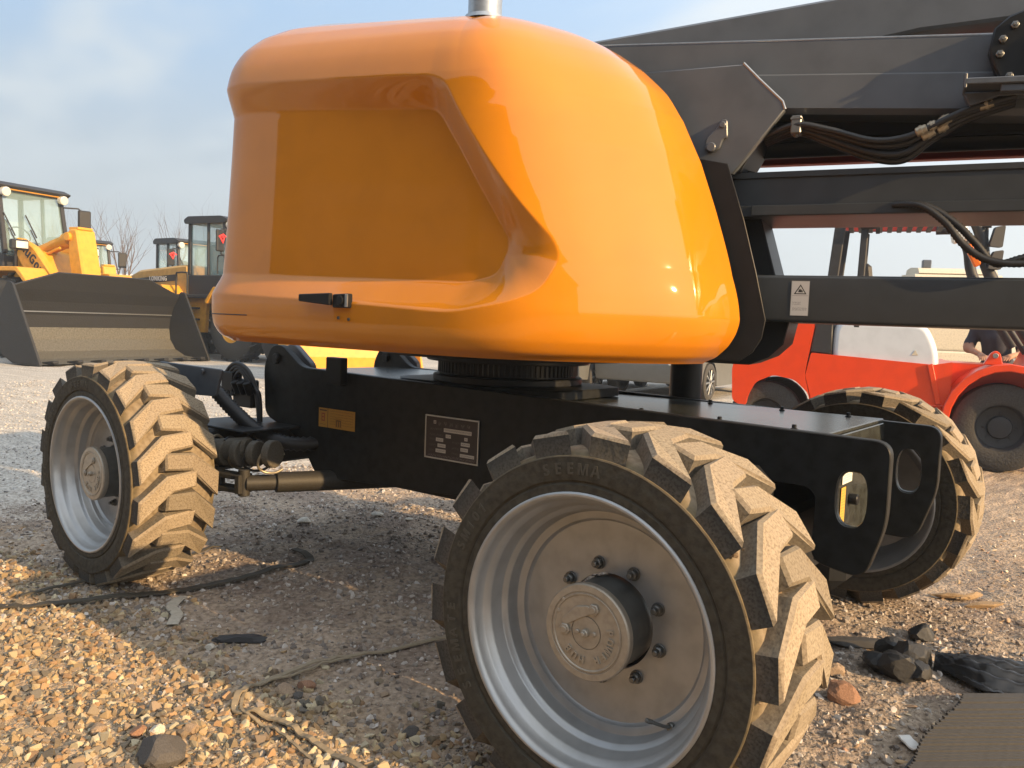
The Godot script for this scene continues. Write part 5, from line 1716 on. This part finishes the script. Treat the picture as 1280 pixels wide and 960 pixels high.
func skin(b: Bd, bones: Array, cell: float, k: float):
	# bones: [a, b, ra, rb, colour]; surface nets
	var lo := Vector3.ONE * 1e9
	var hi := -lo
	for q in bones:
		for i in 2:
			lo = lo.min(q[i] - Vector3.ONE * (q[2 + i] + 0.03)); hi = hi.max(q[i] + Vector3.ONE * (q[2 + i] + 0.03))
	var n := Vector3i(((hi - lo) / cell).ceil()) + Vector3i.ONE
	var D := PackedFloat32Array()
	D.resize(n.x * n.y * n.z)
	var K := []
	K.resize(D.size())
	for z in n.z:
		for y in n.y:
			for x in n.x:
				var p := lo + Vector3(x, y, z) * cell
				var d := 9.0
				var best := 9.0
				var cc := Color.WHITE
				for q in bones:
					var ab: Vector3 = q[1] - q[0]
					var t := clampf((p - q[0]).dot(ab) / ab.length_squared(), 0.0, 1.0)
					var e: float = (p - (q[0] + ab * t)).length() - lerpf(q[2], q[3], t)
					if e < best: best = e; cc = q[4]
					if e < d + k: d = smin(d, e, k)
				var id := x + n.x * (y + n.y * z)
				D[id] = d; K[id] = cc
	var vid := {}
	var P := []
	var C := []
	var off := [Vector3i(0, 0, 0), Vector3i(1, 0, 0), Vector3i(0, 1, 0), Vector3i(1, 1, 0), Vector3i(0, 0, 1), Vector3i(1, 0, 1), Vector3i(0, 1, 1), Vector3i(1, 1, 1)]
	var at := func(v: Vector3i) -> int: return v.x + n.x * (v.y + n.y * v.z)
	for z in n.z - 1:
		for y in n.y - 1:
			for x in n.x - 1:
				var c := Vector3i(x, y, z)
				var sum := Vector3.ZERO
				var cnt := 0
				for i in 8:
					for j in [1, 2, 4]:
						if i & j: continue
						var da: float = D[at.call(c + off[i])]
						var db: float = D[at.call(c + off[i | j])]
						if (da < 0) != (db < 0):
							sum += Vector3(off[i]).lerp(Vector3(off[i | j]), da / (da - db)); cnt += 1
				if cnt:
					vid[c] = P.size()
					P.append(lo + (Vector3(c) + sum / cnt) * cell)
					C.append(K[at.call(c)])
	var N := []
	for i in P.size(): N.append(Vector3.ZERO)
	var quads := []
	for c in vid:
		for a in 3:
			var d := Vector3i.ZERO
			d[a] = 1
			var u := Vector3i.ZERO
			u[(a + 1) % 3] = 1
			var w := Vector3i.ZERO
			w[(a + 2) % 3] = 1
			if c[(a + 1) % 3] == 0 or c[(a + 2) % 3] == 0: continue
			var da: float = D[at.call(c)]
			var db: float = D[at.call(c + d)]
			if (da < 0) == (db < 0): continue
			if not (vid.has(c - u) and vid.has(c - w) and vid.has(c - u - w)): continue
			var q := [vid[c], vid[c - u], vid[c - u - w], vid[c - w]]
			var dir := Vector3(d) * (1.0 if da < 0 else -1.0)
			var g: Vector3 = (P[q[2]] - P[q[0]]).cross(P[q[3]] - P[q[1]])
			if g.dot(dir) < 0: g = -g
			for i in q: N[i] += g
			quads.append(q)
	for q in quads:
		for s in [[0, 1, 2], [0, 2, 3]]:
			var i: int = q[s[0]]
			var j: int = q[s[1]]
			var l: int = q[s[2]]
			b.tri(P[i], P[j], P[l], N[i].normalized(), N[j].normalized(), N[l].normalized(), C[i], C[j], C[l])

func build_person():
	var sh := Color(0.028, 0.030, 0.045)
	var sk := Color(0.40, 0.22, 0.145)
	var tr := Color(0.05, 0.048, 0.045)
	var bt := Color(0.02, 0.018, 0.016)
	var base := Vector3(-0.30, 0, -8.75)
	var t := thing("person", "person in a dark T-shirt leaning with one hand on the red forklift", "person", base)
	var skinm := mat(Color(1, 1, 1), 0.75, 0.0, null, 1.0, null, 1.0, true)
	# faces +z (towards the camera) and leans a little; forearms reach forward onto the forklift
	var hip := Vector3(0.03, 0.92, 0.0)
	var chest := Vector3(0.0, 1.24, 0.07)
	var nk := Vector3(0.0, 1.43, 0.10)
	var bones := [
		[hip, chest, 0.135, 0.145, sh], [hip + Vector3(-0.06, 0, 0), hip + Vector3(0.06, 0, 0), 0.115, 0.115, sh], [chest + Vector3(-0.10, 0.08, 0), chest + Vector3(0.10, 0.08, 0), 0.105, 0.105, sh], [chest + Vector3(-0.17, 0.13, 0.0), chest + Vector3(0.17, 0.13, 0.0), 0.065, 0.065, sh],
		[chest + Vector3(0, 0.14, 0.01), nk + Vector3(0, 0.06, 0.02), 0.065, 0.055, sk],
		[Vector3(-0.10, 0.86, 0.0), Vector3(-0.11, 0.48, 0.05), 0.092, 0.065, tr], [Vector3(-0.11, 0.48, 0.05), Vector3(-0.11, 0.10, -0.02), 0.062, 0.048, tr], [Vector3(-0.11, 0.05, -0.05), Vector3(-0.12, 0.035, 0.16), 0.045, 0.036, bt],
		[Vector3(0.14, 0.86, 0.0), Vector3(0.15, 0.48, 0.03), 0.092, 0.065, tr], [Vector3(0.15, 0.48, 0.03), Vector3(0.15, 0.10, -0.06), 0.062, 0.048, tr], [Vector3(0.15, 0.05, -0.09), Vector3(0.16, 0.035, 0.12), 0.045, 0.036, bt],
		[chest + Vector3(-0.18, 0.12, 0.0), Vector3(-0.24, 1.17, 0.10), 0.062, 0.054, sh], [Vector3(-0.24, 1.17, 0.10), Vector3(-0.245, 1.12, 0.13), 0.047, 0.043, sk], [Vector3(-0.245, 1.12, 0.13), Vector3(-0.09, 1.055, 0.34), 0.042, 0.028, sk],
		[chest + Vector3(0.18, 0.12, 0.0), Vector3(0.25, 1.15, 0.08), 0.062, 0.054, sh], [Vector3(0.25, 1.15, 0.08), Vector3(0.26, 1.08, 0.10), 0.047, 0.043, sk], [Vector3(0.26, 1.08, 0.10), Vector3(0.19, 1.06, 0.34), 0.042, 0.028, sk]]
	var b := Bd.new()
	skin(b, bones, 0.022, 0.045)
	for s in [-1, 1]:
		var w := Vector3(-0.09, 1.055, 0.34) if s < 0 else Vector3(0.19, 1.06, 0.34)
		var f := (Vector3(0.03 * -s, -0.02, 0.10)).normalized()
		var x := Vector3(1, 0, 0)
		var hb := [[w - f * 0.02, w + f * 0.07, 0.027, 0.030, sk], [w + f * 0.03 + x * 0.018, w + f * 0.08 + x * 0.022, 0.022, 0.018, sk], [w + f * 0.03 - x * 0.018, w + f * 0.08 - x * 0.022, 0.022, 0.018, sk]]
		for k in 4:
			var o := x * (-0.030 + 0.020 * k)
			var l: float = [0.030, 0.036, 0.033, 0.026][k]
			var k0 := w + f * 0.085 + o
			var k1 := k0 + f * l + Vector3(0, -0.006, 0)
			var k2 := k1 + f * l * 0.8 + Vector3(0, -0.018, 0)
			hb.append([k0, k1, 0.0095, 0.0085, sk]); hb.append([k1, k2, 0.0085, 0.007, sk])
		var th: Vector3 = w + f * 0.03 - x * 0.028 * s
		hb.append([th, th + f * 0.035 - x * 0.022 * s, 0.012, 0.010, sk]); hb.append([th + f * 0.035 - x * 0.022 * s, th + f * 0.062 - x * 0.020 * s, 0.010, 0.008, sk])
		skin(b, hb, 0.006, 0.008)
	# head with brow, nose, chin and ears
	var hd := nk + Vector3(0, 0.155, 0.045)
	var hbones := [[hd + Vector3(0, 0.03, -0.015), hd + Vector3(0, 0.02, 0.02), 0.088, 0.082, sk], [hd + Vector3(0, -0.04, 0.03), hd + Vector3(0, -0.085, 0.055), 0.062, 0.035, sk], [hd + Vector3(0, 0.0, 0.095), hd + Vector3(0, -0.032, 0.112), 0.010, 0.014, sk], [hd + Vector3(-0.035, 0.018, 0.088), hd + Vector3(0.035, 0.018, 0.088), 0.013, 0.013, sk], [hd + Vector3(-0.02, -0.062, 0.092), hd + Vector3(0.02, -0.062, 0.092), 0.008, 0.008, Color(0.30, 0.12, 0.09)], [hd + Vector3(-0.086, -0.01, 0), hd + Vector3(-0.092, 0.025, -0.006), 0.012, 0.016, sk], [hd + Vector3(0.086, -0.01, 0), hd + Vector3(0.092, 0.025, -0.006), 0.012, 0.016, sk], [nk, hd + Vector3(0, -0.06, 0), 0.055, 0.058, sk]]
	skin(b, hbones, 0.008, 0.02)
	obj("body", b, skinm, t)
	b = Bd.new()
	skin(b, [[hd + Vector3(0, 0.055, -0.03), hd + Vector3(0, 0.06, 0.02), 0.088, 0.078, bt], [hd + Vector3(0, 0.0, -0.05), hd + Vector3(0, 0.03, -0.05), 0.07, 0.075, bt]], 0.012, 0.02)
	obj("hair", b, skinm, t)
	b = Bd.new()
	for s in [-1, 1]: b.rock(Transform3D(Basis(), hd + Vector3(0.032 * s, 0.0, 0.088)), Vector3(0.013, 0.008, 0.008), rng, 0.0, 1)
	obj("eyes", b, M.white, t)

func build_truck():
	var t := thing("light_truck", "pale cream truck with square lamps on its roof behind the forklift", "truck", Vector3(-2.95, 0, -21.2), -1.15)
	var b := Bd.new()
	b.prism(soft(P2([-0.85, 0.9, 0.85, 0.9, 0.9, 1.7, 0.66, 2.75, -0.80, 2.80, -0.85, 2.7]), 0.10, 4), T3(0, 0, 0.95), 1.9, 0.08)
	obj("cab", b, M.cream, t)
	b = Bd.new()
	b.prism(soft(P2([-0.78, 2.80, 0.64, 2.76, 0.50, 2.90, -0.3, 2.96, -0.72, 2.92]), 0.05, 4), T3(0, 0, 0.86), 1.72, 0.06)
	obj("roof_fairing", b, M.cream, t)
	for s in [-1, 1]:
		b = Bd.new()
		b.box(T3(0.40, 3.0, 0.66 * s), Vector3(0.14, 0.20, 0.20), 0.02)
		obj("roof_lamp", b, M.plate, t)
		b = Bd.new()
		b.prism(soft(P2([-0.5, 1.75, 0.76, 1.75, 0.60, 2.55, -0.5, 2.6]), 0.06, 3), T3(0, 0, 0.955 * s + 0.006), 0.012, 0.002)
		obj("side_window", b, M.dark, t)
		for x in [0.0, -3.4]: far_wheel(t, Vector3(x, 0.48, 0.86 * s), 0.48, 0.28, M.dark, 0, 0.55, "wheel", 0.0 if s > 0 else PI)
	b = Bd.new()
	b.quad(Vector3(0.885, 1.75, -0.80), Vector3(0.885, 1.75, 0.80), Vector3(0.705, 2.62, 0.76), Vector3(0.705, 2.62, -0.76), Vector3.RIGHT)
	obj("windscreen", b, M.dark, t)
	b = Bd.new()
	b.box(T3(-2.2, 0.75, 0), Vector3(5.0, 0.22, 0.8), 0.02)
	obj("chassis", b, M.dark, t)
	b = Bd.new()
	b.box(T3(-3.0, 1.35, 0), Vector3(3.9, 0.9, 2.0), 0.03)
	obj("load_bed", b, M.cream, t)
	b = Bd.new()
	b.box(T3(0.94, 0.75, 0), Vector3(0.14, 0.36, 1.9), 0.04)
	obj("bumper", b, M.cream, t)

func branch(b: Bd, p: Vector3, d: Vector3, l: float, r: float, depth: int):
	var pts := [p]
	var rr := [r]
	var q := p
	var dd := d
	for k in 4:
		dd = (dd + Vector3(rng.randf_range(-0.13, 0.13), 0.06, rng.randf_range(-0.13, 0.13))).normalized()
		q += dd * l / 4.0
		pts.append(q); rr.append(r * (1.0 - 0.55 * (k + 1) / 4.0))
		if depth > 0 and k >= 1:
			for s in (2 if depth > 1 else 1):
				var side_d := (dd + Vector3(rng.randf_range(-0.75, 0.75), rng.randf_range(0.0, 0.35), rng.randf_range(-0.75, 0.75))).normalized()
				branch(b, q, side_d, l * rng.randf_range(0.5, 0.7), r * 0.5 * (1.0 - 0.2 * k), depth - 1)
	b.tube(pts, rr, 5, false)

func build_far():
	var kinds := ["bare tree with thin upright twigs left of the far yellow cabs", "bare tree behind the middle yellow cab, twigs fanning wide", "leafless tree nearest the tan loader hood"]
	var places := [Vector3(-44, 0, -19.0), Vector3(-41, 0, -20.5), Vector3(-40, 0, -23.3)]
	for i in 3:
		var t := thing("bare_tree", kinds[i], "tree", places[i], 0.0, "bare trees behind the loaders")
		var b := Bd.new()
		b.tube([Vector3(0, -0.1, 0), Vector3(0.03, 0.8, 0.02), Vector3(0.0, 1.7, 0.05)], [0.15, 0.11, 0.085], 8)
		obj("trunk", b, M.bark, t)
		b = Bd.new()
		for k in 5: branch(b, Vector3(0, 1.25 + 0.08 * k, 0.04), Vector3(rng.randf_range(-0.6, 0.6), 1.0, rng.randf_range(-0.6, 0.6)).normalized(), rng.randf_range(2.2, 3.6), 0.055, 2)
		obj("branches", b, M.bark, t)
	var h := thing("low_shed", "low pale shed with flat roof far behind the loaders", "building", Vector3(-56, 0, -32), 0.5)
	var b := Bd.new()
	b.box(T3(0, 1.6, 0), Vector3(16, 3.2, 7), 0.02)
	obj("wall", b, M.cream, h)
	b = Bd.new()
	b.box(T3(0, 3.35, 0), Vector3(16.6, 0.28, 7.6), 0.03)
	obj("roof", b, M.white, h)
	for k in 6:
		b = Bd.new()
		b.box(T3(-6.6 + 2.6 * k, 1.9, 3.52), Vector3(1.4, 1.1, 0.06), 0.01)
		obj("window", b, M.dark, h)
	b = Bd.new()
	b.box(T3(8.02, 1.1, 0), Vector3(0.06, 2.2, 1.1), 0.01)
	obj("door", b, M.plate, h)
	var wl := thing("yard_wall", "low pale boundary wall along the far edge of the yard", "wall", Vector3(-40, 0, -62), 0.62)
	b = Bd.new()
	b.box(T3(0, 0.9, 0), Vector3(120, 1.8, 0.3), 0.02)
	obj("wall_face", b, M.cream, wl)
	b = Bd.new()
	b.box(T3(0, 1.86, 0), Vector3(120, 0.12, 0.42), 0.02)
	obj("wall_coping", b, M.white, wl)

# ---------------------------------------------------------------- small things on the ground
func build_hall():
	# dark hall added out of view behind the camera to darken reflections in hood and rims
	var t := thing("added_hall", "added dark grey hall, unseen behind the camera, darkening the orange hood reflection", "building", Vector3(2.5, 0, 12.0))
	var b := Bd.new()
	b.box(T3(0, 3.1, 0), Vector3(26, 6.2, 8), 0.02)
	obj("wall", b, M.hall, t)
	b = Bd.new()
	b.box(T3(0, 6.32, 0), Vector3(26.6, 0.24, 8.6), 0.03)
	obj("roof", b, M.dark, t)
	for k in 5:
		b = Bd.new()
		b.box(T3(-9.6 + 4.8 * k, 2.0, -4.02), Vector3(3.4, 4.0, 0.08), 0.01)
		obj("roller_door", b, M.plate, t)
		for j in 9:
			b = Bd.new()
			b.box(T3(-9.6 + 4.8 * k, 0.25 + 0.43 * j, -4.07), Vector3(3.36, 0.39, 0.03), 0.01)
			obj("door_slat", b, M.plate, t)

func build_debris():
	var st := mat(lin(0.34, 0.25, 0.17), 0.9, 0.0, ntex.mottle, 12.0, ntex.coarse, 0.6)
	var st2 := mat(lin(0.30, 0.165, 0.10), 0.9, 0.0, ntex.mottle, 12.0, ntex.coarse, 0.6)
	var st3 := mat(lin(0.10, 0.092, 0.085), 0.9, 0.0, ntex.mottle, 12.0, ntex.coarse, 0.6)
	var st4 := mat(lin(0.60, 0.56, 0.48), 0.85, 0.0, ntex.mottle, 12.0, ntex.coarse, 0.6)
	var list := [
		[-1.089, -0.015, 0.040, st, "rounded tan stone at the shade's edge inside the strap loop"], [-1.055, -0.070, 0.032, st2, "reddish stone touching the tan stone by the strap loop"], [-1.033, -0.022, 0.022, st3, "small dark stone in front of the two stones by the strap"],
		[-1.024, 0.440, 0.085, st3, "large dark rounded stone at the bottom edge of the gravel"], [-1.150, 0.375, 0.026, st4, "white stone above the large dark stone"], [-1.09, 0.31, 0.030, st, "pale yellow stone between white stone and strap"], [-1.19, 0.41, 0.030, st2, "orange stone left of the large dark stone"],
		[-1.30, 0.47, 0.030, st, "yellowish stone at the very bottom left"], [-1.587, -0.072, 0.022, st4, "pale pebble next to the charred bark piece"], [0.277, -1.21, 0.065, st2, "broken red brick lump beside the big near tyre"], [0.20, -1.42, 0.045, st, "brown stone above the broken brick lump"], [-2.51, -1.753, 0.045, st4, "white plaster scrap on the shaded dirt under the frame"], [-2.25, -1.75, 0.028, st4, "smaller white scrap right of the plaster scrap"], [-2.694, -1.375, 0.06, st4, "whitish flat scrap near the front axle"], [-0.62, -0.10, 0.03, st3, "dark pebble alone in the shade left of the near tyre"]]
	for q in list:
		var b := Bd.new()
		b.rock(Transform3D(Basis(Vector3.UP, rng.randf() * 6.0), Vector3(0, q[2] * 0.30, 0)), Vector3(q[2], q[2] * (0.25 if "scrap" in q[4] else 0.62), q[2] * 0.75), rng, 0.25, 2)
		var o := obj("stone", b, q[3])
		o.position = Vector3(q[0], gh(q[0], q[1]), q[1])
		tag(o, q[4], "stone", "larger stones lying on the yard")
	# straps and cables
	var bm := mat(lin(0.055, 0.045, 0.030), 0.8, 0.0, ntex.dusty, 8.0)
	var tanm := mat(lin(0.26, 0.21, 0.14), 0.8, 0.0, ntex.dusty, 8.0)
	strap("strap", "flat dark strap running from the left edge towards the front wheel", [[-2.75, 0.32], [-2.538, 0.248], [-2.347, 0.027], [-2.23, -0.249], [-2.159, -0.59], [-2.149, -0.963], [-2.30, -1.0]], 0.042, 0.006, bm)
	strap("strap", "thin dark strap curling close below the far left wheel", [[-2.56, 0.165], [-2.588, -0.155], [-2.62, -0.55], [-2.70, -0.85]], 0.022, 0.006, bm)
	strap("strap", "greenish strap from beside the near tyre into the sunlit loop", [[-0.98, -0.80], [-1.038, -0.643], [-1.134, -0.263], [-1.19, -0.041], [-1.16, 0.09], [-1.09, 0.165], [-1.01, 0.13], [-0.94, 0.11], [-0.824, 0.122], [-0.642, 0.133], [-0.50, 0.16]], 0.020, 0.005, tanm)
	strap("strap", "thin second strand lying over the greenish strap's loop", [[-1.10, -0.30], [-1.175, -0.02], [-1.17, 0.06], [-1.12, 0.12], [-1.06, 0.16], [-0.98, 0.155], [-0.88, 0.16], [-0.70, 0.19]], 0.010, 0.004, tanm)
	strap("strip", "white bent strip of plastic lying in the shade", [[-2.11, -0.294], [-2.04, -0.19], [-1.95, -0.16], [-1.866, -0.088]], 0.045, 0.004, mat(lin(0.42, 0.38, 0.31), 0.7, 0.0, ntex.dusty, 8.0))
	strap("strip", "torn white paper scrap beside the ribbed mat", [[0.50, -1.05], [0.53, -1.02], [0.57, -0.985]], 0.04, 0.004, M.white)
	var b := Bd.new()
	b.rock(Transform3D(Basis(), Vector3(0, 0.012, 0)), Vector3(0.10, 0.018, 0.035), rng, 0.3, 2)
	var o := obj("bark_piece", b, M.dark)
	o.position = Vector3(-1.56, gh(-1.56, -0.175), -0.175); o.rotation.y = 0.75
	tag(o, "charred piece of bark lying in the shade before the wheels", "bark")
	# black rubble
	var nb := 0
	for q in [[0.33, -1.70, 0.075, "black broken lump at the back of the dark rubble heap"], [0.40, -1.66, 0.085, "black broken lump on the right of the rubble heap"], [0.30, -1.58, 0.06, "black broken lump low on the left of the rubble heap"], [0.375, -1.54, 0.075, "black broken lump in front of the rubble heap"], [0.44, -1.56, 0.05, "small black lump nearest the black sheet"], [0.36, -2.05, 0.06, "flat black shard lying apart behind the rubble heap"]]:
		b = Bd.new()
		b.rock(Transform3D(Basis(Vector3.UP, nb), Vector3(0, q[2] * 0.45, 0)), Vector3(q[2], q[2] * 0.75, q[2] * 0.85), rng, 0.3, 2)
		o = obj("rubble_lump", b, M.steel)
		o.position = Vector3(q[0], gh(q[0], q[1]), q[1])
		tag(o, q[3], "rubble", "black rubble lumps")
		nb += 1
	# crumpled black sheet
	b = Bd.new()
	var V := []
	for j in 30:
		var row := []
		for i in 50:
			var u := i / 49.0
			var v := j / 29.0 - 0.5
			var w: float = 0.16 * (0.35 + 0.65 * smoothstep(0.0, 0.35, u))
			var y := 0.055 * (1.0 - 4.0 * v * v) * (0.6 + 0.4 * sin(u * 5.0)) + 0.026 * absf(sin(v * 19.0 + u * 5.0 + 1.2 * sin(u * 9.0))) + 0.010 * gn.get_noise_2d(u * 9.0, v * 9.0)
			row.append(Vector3(u * 0.55, maxf(y, 0.003), v * 2.0 * w + 0.02 * sin(u * 7.0)))
		V.append(row)
	var VN := []
	for j in 30:
		var row := []
		for i in 50: row.append((V[min(j + 1, 29)][i] - V[max(j - 1, 0)][i]).cross(V[j][min(i + 1, 49)] - V[j][max(i - 1, 0)]).normalized())
		VN.append(row)
	for j in 29:
		for i in 49: b.squad(V[j][i], V[j][i + 1], V[j + 1][i + 1], V[j + 1][i], VN[j][i], VN[j][i + 1], VN[j + 1][i + 1], VN[j + 1][i])
	o = obj("plastic_sheet", b, mat(lin(0.012, 0.012, 0.013), 0.32, 0.0))
	o.position = Vector3(0.47, 0.012, -1.70); o.rotation.y = 0.1
	tag(o, "crumpled black plastic sheet at the right edge", "plastic sheet")
	# ribbed grey mat in the lower right corner
	var mt := thing("ribbed_mat", "grey ribbed mat lying at the lower right corner", "mat", Vector3(0.60, 0.02, -1.43), 0.74)
	var gm := mat(lin(0.062, 0.058, 0.054), 0.8, 0.0, ntex.dusty, 6.0)
	b = Bd.new()
	b.prism(P2([0.0, 0.0, 1.1, 0.0, 0.5, -0.75, -0.79, -0.75]), RT(Basis(Vector3.RIGHT, Vector3.FORWARD, Vector3.UP), 0, 0.014, 0), 0.012, 0.0)
	obj("backing", b, M.dark, mt)
	var ribs := []
	for k in 4:
		var rl := Bd.new()
		var h := 0.014 + 0.002 * k
		for j in 12:
			var x0 := 0.1 * j
			rl.box(T3(x0 + 0.05, 0.0, 0), Vector3(0.1, h, 0.0118), 0.0)
		ribs.append(rl.mesh(gm))
	for k in 45:
		var r := MeshInstance3D.new()
		r.mesh = ribs[rng.randi() % 4]
		r.name = "rib"
		mt.add_child(r, true)
		r.position = Vector3(-1.056 * 0.0168 * k + 0.016 * sin(k * 0.30), 0.020 + 0.008 * sin(k * 0.22) + rng.randf_range(-0.0015, 0.0015), 0.006 + 0.0168 * k + rng.randf_range(-0.0012, 0.0012))
		r.rotation.y = rng.randf_range(-0.004, 0.004)
	# splinters of wood at the right
	for q in [[0.36, -2.72, 0.4, "pale split wood chip behind the far right wheel"], [0.43, -2.78, 1.1, "second pale wood chip crossing the first one"], [0.50, -2.66, 0.8, "small wood splinter in front of the two chips"], [0.20, -1.80, 0.5, "weathered board end under the near tyre's right side"]]:
		b = Bd.new()
		b.rock(T3(0, 0.012, 0), Vector3(0.10 if q[0] > 0.25 else 0.17, 0.014, 0.026 if q[0] > 0.25 else 0.06), rng, 0.3, 2)
		o = obj("wood_splinter", b, mat(lin(0.34, 0.23, 0.12), 0.85, 0.0, ntex.mottle, 10.0) if q[0] > 0.25 else gm)
		o.position = Vector3(q[0], gh(q[0], q[1]) + 0.006, q[1]); o.rotation.y = q[2]; o.rotation.z = 0.05
		tag(o, q[3], "wood splinter", "wood splinters on the dirt")

func strap(called: String, label: String, pts: Array, w: float, th: float, m: Material):
	var c := []
	for p in pts: c.append(Vector3(p[0], 0, p[1]))
	var b := Bd.new()
	var line := curve(c, 10)
	for i in line.size():
		line[i].y = gh(line[i].x, line[i].z) + 0.014 + 0.005 * sin(i * 0.35)
	var pl := []
	for i in line.size():
		var d: Vector3 = (line[min(i + 1, line.size() - 1)] - line[max(i - 1, 0)]).normalized()
		var s := d.cross(Vector3.UP).normalized() * w * 0.5
		pl.append([line[i] - s, line[i] + s, line[i] + s * 0.9 + Vector3.UP * th, line[i] - s * 0.9 + Vector3.UP * th])
	for i in pl.size() - 1:
		var a: Array = pl[i]
		var e: Array = pl[i + 1]
		b.quad(a[3], a[2], e[2], e[3], Vector3.UP)
		b.quad(a[0], a[3], e[3], e[0], a[0] - a[1])
		b.quad(a[1], a[2], e[2], e[1], a[1] - a[0])
	var o := obj(called, b, m)
	tag(o, label, "strap" if called == "strap" else "plastic strip")
